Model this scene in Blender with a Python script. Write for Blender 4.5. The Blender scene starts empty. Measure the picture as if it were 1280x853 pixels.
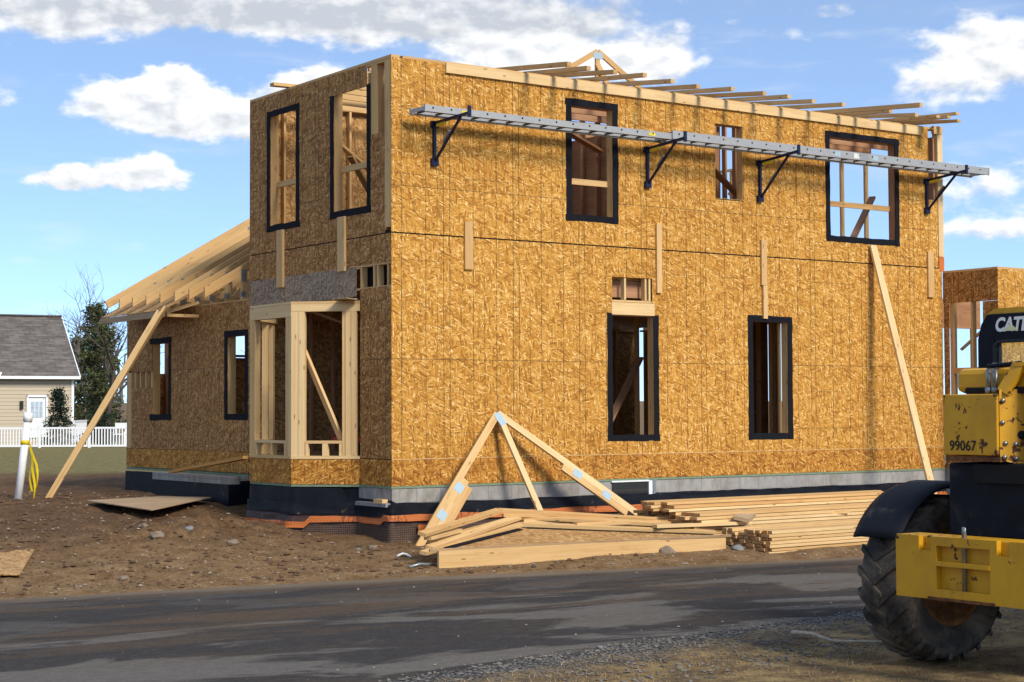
import bpy, bmesh, math, random
from mathutils import Vector, Matrix, noise as mnoise
random.seed(7)
rad = math.radians
scene = bpy.context.scene
COL = scene.collection

# ------------------------------------------------------------------ camera
cam_d = bpy.data.cameras.new('camera')
cam = bpy.data.objects.new('camera', cam_d); COL.objects.link(cam)
cam_d.sensor_width = 36.0; cam_d.lens = 60.594; cam_d.clip_end = 3000
CR = Vector((0.81540214, -0.5788791, -0.00428184)); CU = Vector((-0.02001573, -0.03558452, 0.99916621))
CF = Vector((0.57854881, 0.81463656, 0.04060238)); CP = Vector((-12.54157917, -20.56026256, 1.04005887))
M_ = Matrix((CR, CU, -CF)).transposed().to_4x4(); M_.translation = CP
cam.matrix_world = M_
scene.camera = cam

# ------------------------------------------------------------------ exposure
scene.view_settings.view_transform = 'Standard'; scene.view_settings.look = 'None'
scene.view_settings.exposure = 0.5; scene.view_settings.gamma = 1.0
scene.view_settings.use_curve_mapping = False

# ------------------------------------------------------------------ sun
SUN = Vector((0.02, -0.803, 0.595)).normalized()
sd = bpy.data.lights.new('sun', 'SUN'); sd.energy = 2.9; sd.angle = rad(16.0); sd.color = (1.0, 0.92, 0.80)
sun = bpy.data.objects.new('sun', sd); COL.objects.link(sun)
sun.rotation_euler = SUN.to_track_quat('Z', 'Y').to_euler()

# ------------------------------------------------------------------ node helper
class G:
    def __init__(s, tree):
        s.t = tree; s.n = tree.nodes; s.l = tree.links
    def put(s, sock, v):
        if hasattr(v, 'is_output'): s.l.new(v, sock)
        elif v is not None:
            if isinstance(v, (tuple, list)) and sock.type == 'RGBA' and len(v) == 3: v = (*v, 1)
            sock.default_value = v
    def m(s, op, a, b=None, c=None, clamp=False):
        n = s.n.new('ShaderNodeMath'); n.operation = op; n.use_clamp = clamp
        s.put(n.inputs[0], a)
        if b is not None: s.put(n.inputs[1], b)
        if c is not None: s.put(n.inputs[2], c)
        return n.outputs[0]
    def mix(s, f, a, b, mode='MIX'):
        n = s.n.new('ShaderNodeMix'); n.data_type = 'RGBA'; n.blend_type = mode
        s.put(n.inputs[0], f); s.put(n.inputs[6], a); s.put(n.inputs[7], b)
        return n.outputs[2]
    def noise(s, v, scale, detail=3, rough=.55, dist=0, col=False):
        n = s.n.new('ShaderNodeTexNoise'); s.put(n.inputs['Vector'], v)
        n.inputs['Scale'].default_value = scale; n.inputs['Detail'].default_value = detail
        n.inputs['Roughness'].default_value = rough; n.inputs['Distortion'].default_value = dist
        return n.outputs[1 if col else 0]
    def vor(s, v, scale, feat='F1', rnd=1.0, dim='3D'):
        n = s.n.new('ShaderNodeTexVoronoi'); n.voronoi_dimensions = dim; n.feature = feat
        s.put(n.inputs['Vector'], v); n.inputs['Scale'].default_value = scale
        n.inputs['Randomness'].default_value = rnd
        return n
    def map(s, v, loc=(0,0,0), rot=(0,0,0), sc=(1,1,1)):
        n = s.n.new('ShaderNodeMapping'); s.put(n.inputs[0], v)
        n.inputs[1].default_value = loc; n.inputs[2].default_value = rot; n.inputs[3].default_value = sc
        return n.outputs[0]
    def step(s, v, a, b, lo=0., hi=1.):
        n = s.n.new('ShaderNodeMapRange'); n.interpolation_type = 'SMOOTHSTEP'
        s.put(n.inputs[0], v); s.put(n.inputs[1], a); s.put(n.inputs[2], b); s.put(n.inputs[3], lo); s.put(n.inputs[4], hi)
        return n.outputs[0]
    def ramp(s, v, stops):
        n = s.n.new('ShaderNodeValToRGB'); s.put(n.inputs[0], v); e = n.color_ramp.elements
        while len(e) < len(stops): e.new(.5)
        for i, (p, c) in enumerate(stops): e[i].position = p; e[i].color = (*c, 1)
        return n.outputs[0]
    def sep(s, v):
        n = s.n.new('ShaderNodeSeparateXYZ'); s.put(n.inputs[0], v); return n.outputs
    def comb(s, x=0, y=0, z=0):
        n = s.n.new('ShaderNodeCombineXYZ'); s.put(n.inputs[0], x); s.put(n.inputs[1], y); s.put(n.inputs[2], z); return n.outputs[0]
    def sepc(s, c):
        n = s.n.new('ShaderNodeSeparateColor'); s.put(n.inputs[0], c); return n.outputs
    def vadd(s, a, b):
        n = s.n.new('ShaderNodeVectorMath'); n.operation = 'ADD'; s.put(n.inputs[0], a); s.put(n.inputs[1], b); return n.outputs[0]
    def tc(s, which):
        return s.n.new('ShaderNodeTexCoord').outputs[which]
    def rnd(s):
        return s.n.new('ShaderNodeObjectInfo').outputs['Random']
    def bump(s, h, strength, dist):
        n = s.n.new('ShaderNodeBump'); s.put(n.inputs['Height'], h)
        n.inputs['Strength'].default_value = strength; n.inputs['Distance'].default_value = dist
        return n.outputs[0]

def mat(name):
    m = bpy.data.materials.new(name); m.use_nodes = True
    g = G(m.node_tree); b = m.node_tree.nodes['Principled BSDF']
    b.inputs['Specular IOR Level'].default_value = .25
    return m, g, b
def setb(g, b, col=None, rough=None, metal=None, normal=None, spec=None):
    if col is not None: g.put(b.inputs['Base Color'], col)
    if rough is not None: g.put(b.inputs['Roughness'], rough)
    if metal is not None: g.put(b.inputs['Metallic'], metal)
    if normal is not None: g.put(b.inputs['Normal'], normal)
    if spec is not None: g.put(b.inputs['Specular IOR Level'], spec)

# ------------------------------------------------------------------ world: sky with clouds
world = bpy.data.worlds.new('World'); scene.world = world; world.use_nodes = True
def build_world():
    g = G(world.node_tree); g.n.clear()
    out = g.n.new('ShaderNodeOutputWorld'); bg = g.n.new('ShaderNodeBackground')
    g.l.new(bg.outputs[0], out.inputs[0]); bg.inputs[1].default_value = 0.15
    dirv = g.tc('Generated')
    x, y, z = g.sep(dirv)[:3]
    zz = g.m('ADD', g.m('MULTIPLY', g.m('MAXIMUM', z, 0.0), 1.9), 0.13)
    sky = g.n.new('ShaderNodeTexSky'); sky.sky_type = 'NISHITA'; sky.sun_disc = False
    sky.sun_elevation = math.asin(SUN.z); sky.sun_rotation = math.atan2(SUN.x, SUN.y)
    sky.air_density = 1.0; sky.dust_density = 0.15; sky.ozone_density = 2.2; sky.altitude = 0
    g.put(sky.inputs[0], g.comb(x, y, zz))
    blue = g.mix(.16, g.mix(1.0, sky.outputs[0], (1.08, 1.24, 1.34), 'MULTIPLY'), (4.6, 5.2, 5.8))
    DEG = 57.29578
    az = g.m('MULTIPLY', g.m('ARCTAN2', y, x), DEG)
    el = g.m('MULTIPLY', g.m('ARCSINE', z), DEG)
    uv = g.comb(az, g.m('MULTIPLY', el, 1.7), 0)
    wob = g.m('SUBTRACT', g.noise(uv, .55, 4, .6), .5)
    wob2 = g.m('SUBTRACT', g.noise(g.vadd(uv, (31, 17, 5)), .55, 4, .6), .5)
    azw = g.m('ADD', az, g.m('MULTIPLY', wob, 1.8)); elw = g.m('ADD', el, g.m('MULTIPLY', wob2, 1.1))
    blobs = [(66.9,10.05,2.2,.66,1.25),(64.3,9.5,1.9,.66,1.25),(65.9,10.7,.7,.5,.6),(65.9,10.75,.75,.55,.9),(69.0,7.55,1.5,.36,1.0),(66.7,7.75,1.35,.52,1.25),
             (69.3,12.7,2.7,.75,1.0),(71.5,10.2,.7,.95,.55),(62.8,13.25,3.6,.6,1.0),(56.7,12.95,6.1,.9,1.15),(61.2,10.75,1.5,.55,1.3),
             (54.3,11.5,2.2,.62,1.0),(50.3,11.4,1.9,.7,.95),(45.8,12.2,2.2,.5,.30),(39.0,11.3,2.3,1.25,1.0),(41.5,9.8,1.4,.9,.35),
             (39.2,7.2,2.9,1.1,.62),(39,5.6,2.9,.5,.52),(43.7,13.0,1.6,.3,.38),(58,5,9,.25,.10)]
    tot = None; hv = None
    for a, e, sa, se, w in blobs:
        da = g.m('MULTIPLY', g.m('SUBTRACT', azw, a), 1 / sa); de = g.m('MULTIPLY', g.m('SUBTRACT', elw, e), 1 / se)
        r2 = g.m('ADD', g.m('MULTIPLY', da, da), g.m('MULTIPLY', de, de))
        v = g.m('MULTIPLY', g.m('POWER', 2.71828, g.m('MULTIPLY', r2, -.8)), w)
        hw = g.m('MULTIPLY', v, de)
        tot = v if tot is None else g.m('ADD', tot, v)
        hv = hw if hv is None else g.m('ADD', hv, hw)
    fb = g.noise(uv, .85, 6, .52, .1); fbs = g.noise(g.vadd(uv, (-.3, .5, 0)), .85, 6, .52, .1)
    big = g.noise(g.map(uv, sc=(.05, .09, 1)), 1.0, 5, .55)
    # elsewhere round the sky: broken cumulus
    here = g.step(g.m('ABSOLUTE', g.m('SUBTRACT', az, 55.)), 19, 27)
    up = g.step(el, 13.5, 16)
    other = g.m('MULTIPLY', g.m('MAXIMUM', here, up), g.step(big, .47, .62))
    dens = g.m('ADD', g.m('ADD', g.m('MINIMUM', tot, 1.15), other), g.m('MULTIPLY', g.m('SUBTRACT', fb, .5), .95))
    cov = g.step(dens, .36, .74)
    thin = g.m('MULTIPLY', g.step(g.noise(g.map(uv, sc=(.35, 1.0, 1)), .8, 4, .5, .3), .50, .85), .30)
    cov = g.m('MAXIMUM', cov, thin)
    low = g.step(el, 2.0, 6.5)                               # paler towards the horizon
    # shade: lit tops, grey-blue bases
    lit = g.m('ADD', g.m('MULTIPLY', g.m('SUBTRACT', fb, fbs), 2.3), g.m('MULTIPLY', g.m('DIVIDE', hv, g.m('ADD', tot, .15)), .42))
    thick = g.step(g.m('ADD', tot, g.m('MULTIPLY', g.m('SUBTRACT', fb, .5), .8)), .9, 1.7)
    topgrey = g.m('MULTIPLY', g.step(el, 11.7, 13.2), .75)
    shade = g.m('SUBTRACT', g.m('SUBTRACT', g.m('ADD', .86, lit), g.m('MULTIPLY', thick, .12)), topgrey, clamp=True)
    cloud = g.mix(shade, (2.9, 3.1, 3.4), (5.35, 5.35, 5.3))
    hz = g.mix(g.m('MULTIPLY', g.m('SUBTRACT', 1.0, low), .05), blue, (4.2, 5.3, 6.0))
    col = g.mix(g.m('MULTIPLY', cov, .96), hz, cloud)
    g.put(bg.inputs[0], col)
build_world()

# ------------------------------------------------------------------ materials
MAT = {}
def osb(name, cols, line=.80, tint=None):
    m, g, b = mat(name)
    uv = g.tc('UV')
    off = g.comb(g.m('MULTIPLY', g.rnd(), 37.0), g.m('MULTIPLY', g.rnd(), 19.0), 0)
    p = g.vadd(uv, off)
    wv = g.noise(p, 9, 2, .5, col=True)
    pw = g.vadd(p, g.map(wv, loc=(-.012, -.012, 0), sc=(.024, .024, 0)))
    val = None; hgt = None
    for i, (ang, sx, sy) in enumerate(((12, 9.0, 40), (-38, 10.4, 50), (52, 9.8, 45), (-12, 8.2, 54), (84, 11, 50), (24, 7.8, 56))):
        q = g.map(pw, loc=(i * 3.7, i * 5.1, 0), rot=(0, 0, rad(ang)), sc=(1, 1, 1))
        q = g.map(q, sc=(sx, sy, 1))
        v = g.vor(q, 1.0, dim='2D'); c = g.sepc(v.outputs['Color'])
        edge = g.step(v.outputs['Distance'], .10, .62, 1.0, .55)
        sv = g.m('MULTIPLY', c[0], edge)
        if val is None: val = sv; hgt = c[2]
        else:
            f = g.m('GREATER_THAN', c[1], .60 if i < 5 else .80)
            n = g.n.new('ShaderNodeMix'); n.data_type = 'FLOAT'; g.put(n.inputs[0], f); g.put(n.inputs[2], val); g.put(n.inputs[3], sv); val = n.outputs[0]
    fine = g.noise(g.map(p, sc=(60, 60, 1)), 1.0, 2, .6)
    val = g.m('ADD', g.m('MULTIPLY', val, .86), g.m('MULTIPLY', fine, .20))
    col = g.ramp(val, [(0.08, cols[0]), (.36, cols[1]), (.62, cols[2]), (.93, cols[3])])
    patch = g.noise(p, .8, 3, .6)
    col = g.mix(g.step(patch, .35, .7, 0, .12), col, g.mix(1.0, col, (.74, .66, .56), 'MULTIPLY'))
    su, sw = g.sep(uv)[:2]
    wn = g.n.new('ShaderNodeTexWhiteNoise'); g.put(wn.inputs[0], g.comb(g.m('FLOOR', g.m('MULTIPLY', g.m('ADD', su, .35), 1 / 1.2192)), g.m('FLOOR', g.m('MULTIPLY', g.m('ADD', sw, .66), 1 / 2.4384)), .5))
    sheet_tone = wn.outputs['Value']
    col = g.mix(g.m('MULTIPLY', sheet_tone, .26), col, g.mix(1.0, col, (.72, .64, .55), 'MULTIPLY'))
    if line:
        u, w = g.sep(uv)[:2]
        def lines(c, period, phase, width):
            fr = g.m('FRACT', g.m('ADD', g.m('MULTIPLY', c, 1 / period), phase))
            return g.m('LESS_THAN', g.m('ABSOLUTE', g.m('SUBTRACT', fr, .5)), width / period / 2)
        d1 = g.step(g.noise(g.comb(g.m('MULTIPLY', u, 3.1), g.m('MULTIPLY', w, 9), 0), 1.0, 2), .42, .52)
        d2 = g.step(g.noise(g.comb(g.m('MULTIPLY', u, 2.3), g.m('MULTIPLY', w, 1.1), 3), 1.0, 2), .48, .56)
        L = g.m('MULTIPLY', lines(u, .4064, .1, .014), g.m('ADD', .35, g.m('MULTIPLY', d1, .65)))
        L2 = g.m('MULTIPLY', lines(u, .4064, .62, .010), g.m('MULTIPLY', d2, d1))
        d3 = g.step(g.noise(g.comb(g.m('MULTIPLY', u, .9), g.m('MULTIPLY', w, 2), 7), 1.0, 2), .52, .58)
        L3 = g.m('MULTIPLY', lines(w, .61, .3, .010), g.m('MULTIPLY', d3, .6))
        L4 = g.m('MAXIMUM', lines(g.m('ADD', u, .35), 1.2192, .5, .012), g.m('MULTIPLY', lines(g.m('ADD', w, .66), 2.4384, .5, .012), .8))
        LL = g.m('MAXIMUM', g.m('MAXIMUM', L, L4), g.m('MAXIMUM', L2, L3))
        col = g.mix(g.m('MULTIPLY', LL, line), col, (.07, .045, .02))
    setb(g, b, col, .78, normal=g.bump(val, .5, .006))
    MAT[name] = m
O1 = [(.26, .100, .012), (.51, .242, .038), (.63, .335, .070), (.88, .63, .27)]
osb('osb', O1)
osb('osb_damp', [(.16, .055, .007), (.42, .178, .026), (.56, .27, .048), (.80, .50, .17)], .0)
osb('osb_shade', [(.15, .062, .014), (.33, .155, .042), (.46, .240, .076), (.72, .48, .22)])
osb('osb_grey', [(.14, .10, .066), (.29, .21, .140), (.40, .30, .205), (.52, .41, .29)], .3)
osb('osb_plain', [(.20, .095, .03), (.42, .23, .08), (.55, .34, .14), (.74, .53, .28)], .0)

def wood(name, c0, c1, knots=.8, rough=.7):
    m, g, b = mat(name)
    uv = g.tc('UV'); r = g.rnd()
    p = g.vadd(uv, g.comb(g.m('MULTIPLY', r, 53.), g.m('MULTIPLY', r, 29.), 0))
    gr = g.noise(g.map(p, sc=(1.2, 38, 1)), 1.0, 3, .6, .6)
    gr2 = g.noise(g.map(p, sc=(.5, 6, 1)), 1.0, 2, .5)
    v = g.m('ADD', g.m('MULTIPLY', gr, .6), g.m('MULTIPLY', gr2, .5))
    col = g.mix(g.step(v, .32, .78), c1, c0)
    col = g.mix(g.m('MULTIPLY', g.m('SUBTRACT', r, .3), 1.1, clamp=True), col, g.mix(1., col, (.84, .72, .58), 'MULTIPLY'))
    st = g.noise(g.map(p, sc=(1.1, 4, 1)), 1.6, 5, .65)
    col = g.mix(g.step(st, .52, .74, 0, .5), col, g.mix(1., col, (.62, .50, .38), 'MULTIPLY'))
    kn = g.vor(g.map(p, sc=(2.6, 11, 1)), 1.0, dim='2D')
    kc = g.sepc(kn.outputs['Color'])
    k = g.m('MULTIPLY', g.step(kn.outputs['Distance'], .05, .13, 1, 0), g.m('GREATER_THAN', kc[0], .78))
    col = g.mix(g.m('MULTIPLY', k, knots), col, (.16, .07, .025))
    setb(g, b, col, rough, normal=g.bump(gr, .25, .003))
    MAT[name] = m
wood('pine', (.68, .465, .22), (.54, .335, .135))
wood('pine_pale', (.75, .55, .29), (.61, .41, .185))
wood('pine_grey', (.47, .35, .22), (.34, .235, .135))
wood('pine_shade', (.46, .26, .145), (.32, .165, .085))  # interior pine: the reddish shade of the rooms is put into its colour
wood('pine_orange', (.60, .36, .11), (.46, .25, .06))
wood('endgrain', (.46, .29, .14), (.32, .18, .08), .2)

def plain(name, col, rough=.6, metal=0., var=.25, scale=6., bump=0., spec=.3, dirt=None):
    m, g, b = mat(name)
    p = g.tc('Object')
    n = g.noise(p, scale, 4, .6)
    c = g.mix(g.m('MULTIPLY', g.m('SUBTRACT', n, .3), 1.4, clamp=True), tuple(v * (1 - var) for v in col), tuple(min(1, v * (1 + var)) for v in col))
    if dirt:
        dc, lo, hi, ds = dirt
        c = g.mix(g.step(g.noise(p, ds, 6, .7, .4), lo, hi), c, dc)
    setb(g, b, c, rough, metal, spec=spec)
    if bump: setb(g, b, normal=g.bump(g.noise(p, scale * 3, 4, .6), bump, .01))
    MAT[name] = m
plain('tape', (.011, .012, .016), .75, var=.3, spec=.08, scale=9)
plain('gap_dark', (.012, .011, .011), .9)
plain('membrane', (.007, .009, .015), .6, var=.5, scale=3, bump=.8, spec=.16, dirt=((.10, .075, .05), .62, .72, 3.))
plain('dimple_board', (.060, .030, .024), .5, var=.4, scale=14, bump=.4, dirt=((.13, .08, .05), .55, .72, 5.))
plain('treated', (.20, .27, .17), .8, scale=12)
plain('aluminium', (.40, .40, .385), .5, .4, var=.12, scale=14, dirt=((.30, .28, .25), .60, .78, 9.))
plain('dark_alu', (.10, .095, .09), .6, .3)
plain('blue_steel', (.010, .018, .060), .42, .2, var=.3)
plain('bolt', (.03, .03, .03), .6)
plain('yellow_label', (.75, .62, .04), .5)
plain('white_label', (.75, .76, .70), .5)
plain('galvanised', (.36, .40, .40), .42, .7, var=.25, scale=40)
plain('galv_pale', (.38, .50, .56), .6, .1, var=.15, scale=40)
plain('white_vinyl', (.82, .83, .83), .4, var=.05)
plain('pvc', (.83, .84, .84), .35, var=.06, dirt=((.55, .50, .42), .60, .8, 5.))
plain('yellow_tape', (.78, .58, .01), .4, var=.2)
plain('orange_net', (.62, .17, .03), .5, var=.25)
plain('red_paint', (.55, .03, .02), .45)
plain('window_glass', (.03, .035, .04), .06, var=.2, spec=.6)
plain('door_glass', (.42, .50, .56), .1, spec=.6)
plain('lamp_black', (.02, .02, .02), .5)
plain('trim_white', (.78, .80, .80), .5, var=.04)
plain('rubber', (.042, .039, .036), .82, var=.4, scale=5, bump=.5, spec=.2, dirt=((.14, .112, .082), .38, .66, 3.))
plain('fender', (.010, .012, .018), .6, var=.3, scale=5, spec=.15, dirt=((.10, .085, .07), .55, .8, 4.))
plain('machine_black', (.009, .010, .016), .6, var=.3, spec=.15, dirt=((.07, .06, .05), .52, .85, 3.))
plain('letter_white', (.80, .80, .76), .5, var=.03)
plain('letter_cream', (.78, .74, .42), .5, var=.03)
plain('letter_black', (.014, .014, .014), .5)
plain('chrome', (.30, .30, .29), .35, .8, dirt=((.12, .09, .06), .5, .7, 20.))
plain('cab_seat', (.06, .06, .06), .7)
plain('rock', (.27, .21, .15), .85, var=.35, scale=9, bump=.6)
plain('rock_grey', (.27, .27, .27), .85, var=.35, scale=9, bump=.6)
plain('rock_red', (.34, .15, .09), .85, var=.3, scale=9, bump=.6)
plain('pebble', (.36, .29, .22), .9, var=.5, scale=3)
plain('gravel_stone', (.21, .185, .155), .9, var=.6, scale=7)
plain('dry_branch', (.52, .42, .30), .8, var=.3, scale=20)
plain('bark', (.085, .066, .052), .9, var=.4, scale=8, bump=.7)
plain('bark_grey', (.17, .145, .125), .9, var=.4, scale=8)
plain('needles', (.085, .098, .036), .8, var=.55, scale=1.2)
plain('needles_blue', (.018, .036, .020), .8, var=.5, scale=3)
plain('grass_dry', (.38, .26, .115), .9, var=.45, scale=1.5)
plain('grass_green', (.14, .16, .03), .9, var=.4, scale=1.5)

def mk_paint():
    m, g, b = mat('cat_yellow')
    p = g.tc('Object')
    n = g.noise(p, 3, 5, .65)
    col = g.mix(g.step(n, .3, .75), (.62, .325, .012), (.50, .245, .012))
    grime = g.step(g.noise(g.map(p, sc=(1, 1, .35)), 5, 5, .7), .48, .80, 0, .55)
    col = g.mix(grime, col, (.24, .13, .022))
    ch = g.noise(p, 11, 6, .62, .3)
    big = g.noise(p, 2.4, 3, .6)
    chip = g.step(g.m('ADD', g.m('MULTIPLY', ch, .75), g.m('MULTIPLY', big, .35)), .640, .668)
    col = g.mix(chip, col, (.085, .034, .016))
    setb(g, b, col, g.m('ADD', .42, g.m('MULTIPLY', chip, .45)), spec=.35)
    MAT['cat_yellow'] = m
    m, g, b = mat('rusty_steel')
    p = g.tc('Object')
    n = g.noise(p, 14, 6, .7)
    col = g.ramp(n, [(.3, (.035, .018, .012)), (.5, (.13, .052, .02)), (.7, (.30, .125, .03))])
    setb(g, b, col, .85, normal=g.bump(n, .5, .006)); MAT['rusty_steel'] = m
    m, g, b = mat('rim_paint')
    n = g.noise(g.tc('Object'), 7, 6, .7)
    col = g.ramp(n, [(.34, (.05, .024, .014)), (.52, (.14, .06, .018)), (.7, (.30, .15, .025))])
    setb(g, b, col, .75); MAT['rim_paint'] = m
    m, g, b = mat('cab_glass')
    setb(g, b, (.75, .85, .78), .03); b.inputs['Transmission Weight'].default_value = .9; b.inputs['IOR'].default_value = 1.06; b.inputs['Specular IOR Level'].default_value = .6
    MAT['cab_glass'] = m
mk_paint()

def mk_block():
    m, g, b = mat('concrete_block')
    uv = g.tc('UV')
    br = g.n.new('ShaderNodeTexBrick'); g.put(br.inputs['Vector'], g.vadd(uv, (0, .03, 0)))
    br.inputs['Scale'].default_value = 1; br.inputs['Mortar Size'].default_value = .007; br.inputs['Brick Width'].default_value = .41; br.inputs['Row Height'].default_value = .205
    br.inputs['Color1'].default_value = (.37, .36, .33, 1); br.inputs['Color2'].default_value = (.30, .29, .275, 1); br.inputs['Mortar'].default_value = (.24, .23, .22, 1)
    n = g.noise(g.map(uv, sc=(1, .5, 1)), 5, 7, .75)
    col = g.mix(g.step(n, .38, .68, 0, .75), br.outputs[0], (.19, .165, .13))
    setb(g, b, col, .92, normal=g.bump(n, .4, .005)); MAT['concrete_block'] = m
mk_block()

def mk_net():
    m, g, b = mat('orange_band')
    uv = g.tc('UV'); u, v = g.sep(uv)[:2]
    def tri(c, s): return g.m('ABSOLUTE', g.m('SUBTRACT', g.m('FRACT', g.m('MULTIPLY', c, s)), .5))
    w = g.m('ADD', g.m('GREATER_THAN', tri(g.m('ADD', u, v), 22), .30), g.m('GREATER_THAN', tri(g.m('SUBTRACT', u, v), 22), .30), clamp=True)
    txt = g.m('MULTIPLY', g.step(g.noise(g.map(uv, sc=(26, 9, 1)), 1, 2), .52, .56), g.m('GREATER_THAN', tri(u, .9), .36))
    col = g.mix(g.m('MULTIPLY', w, .55), (.58, .16, .03), (.20, .07, .035))
    col = g.mix(g.m('MULTIPLY', txt, .6), col, (.10, .03, .02))
    setb(g, b, col, .5); MAT['orange_band'] = m
    m, g, b = mat('dimple')
    uv = g.tc('UV'); u, v = g.sep(uv)[:2]
    d = g.vor(g.map(uv, sc=(32, 32, 1)), 1, rnd=.15, dim='2D').outputs['Distance']
    n = g.noise(uv, 3, 4, .6)
    col = g.mix(g.step(d, .2, .45), (.13, .085, .06), (.045, .026, .022))
    col = g.mix(g.step(n, .45, .7, 0, .6), col, (.11, .075, .05))
    setb(g, b, col, .55, normal=g.bump(d, .6, .01)); MAT['dimple'] = m
mk_net()

def mk_siding():
    m, g, b = mat('vinyl_siding')
    uv = g.tc('UV'); v = g.sep(uv)[1]
    fr = g.m('FRACT', g.m('MULTIPLY', v, 1 / .2))
    h = g.m('SUBTRACT', 1, fr)
    setb(g, b, g.mix(g.m('LESS_THAN', fr, .10), (.47, .395, .285), (.27, .225, .165)), .55, normal=g.bump(h, .8, .03)); MAT['vinyl_siding'] = m
    m, g, b = mat('shingles')
    uv = g.tc('UV')
    br = g.n.new('ShaderNodeTexBrick'); g.put(br.inputs['Vector'], uv); br.inputs['Scale'].default_value = 1
    br.inputs['Brick Width'].default_value = .62; br.inputs['Row Height'].default_value = .25; br.inputs['Mortar Size'].default_value = .02
    br.inputs['Color1'].default_value = (.150, .132, .118, 1); br.inputs['Color2'].default_value = (.088, .078, .070, 1); br.inputs['Mortar'].default_value = (.075, .058, .052, 1)
    n = g.noise(g.map(uv, sc=(.8, 2.5, 1)), 1.5, 4, .6)
    setb(g, b, g.mix(g.step(n, .4, .7, 0, .6), br.outputs[0], (.20, .175, .155)), .95); MAT['shingles'] = m
mk_siding()

# ground: dirt, dead grass and lawn by world position
def road_far(x):
    pts = [(-300, 14), (-60, 1.5), (-14, -1.6), (-6.3, -2.31), (-1.46, -2.94), (1.85, -3.78), (4.73, -4.22), (9, -4.5), (60, -6.5), (300, -16)]
    return interp(pts, x)
def road_near(x):
    pts = [(-300, -46), (-60, -17), (-14, -10.8), (-5.97, -9.56), (-3.4, -9.07), (0.09, -8.6), (6, -8.45), (60, -11), (300, -21)]
    return interp(pts, x)
def interp(pts, x):
    if x <= pts[0][0]: return pts[0][1]
    for (a, b), (c, d) in zip(pts, pts[1:]):
        if x <= c: return b + (d - b) * (x - a) / (c - a)
    return pts[-1][1]
def fbm(x, y, o=4):
    s = 0; a = .5
    for i in range(o):
        s += a * mnoise.noise(Vector((x, y, i * 7.3))); x *= 2.03; y *= 2.03; a *= .5
    return s
def ground_z(x, y, rough=True):
    fe = road_far(x); ne = road_near(x)
    if y > fe:
        t = min((y - fe) / 9.0, 1.0)
        z = -0.95 + .59 * t ** .85
        if y > 12: z -= .34 * min((y - 12) / 50., 1.)
        d = (Vector((x, y)) - Vector((CP.x, CP.y))).length
        if d > 105: z += min((d - 105) * .025, 3) * (1 if d < 600 else 1)
        amp = min(1., (y - fe) / 1.0)
    elif y < ne:
        z = -0.95; amp = min(1., (ne - y) / 1.2) * .5
    else:
        z = -0.985; amp = 0
        e = min(fe - y, y - ne)
        if e < .25: z = -0.955 - .03 * e / .25
        return z
    if rough:
        z += amp * (.075 * fbm(x * .55, y * .55, 4) + .05 * fbm(x * 2.1 + 9, y * 2.1, 4) + .035 * max(0, fbm(x * 6, y * 6 + 4, 3)) + .045 * math.sin(y * 3.1 + .5 * x + 2 * fbm(x * .4, y * .4, 2)) * max(0, fbm(x * .5 + 20, y * .5, 2) + .1))
        # a low heap of turned-over earth in front of the bay
        dh = math.hypot(max(-.6 - x, 0, x - 11.5), max(-y, 0)) if y < 9 else 9
        z -= .07 * math.exp(-(dh / .45) ** 2) * (1 if y < 3.2 else 0)
        hx = (x + 2.4) / 1.3; hy = (y - 1.3) / .9
        z += .17 * math.exp(-hx * hx - hy * hy) * (1 + 2.2 * fbm(x * 2.6, y * 2.6, 4))
    return z
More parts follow.
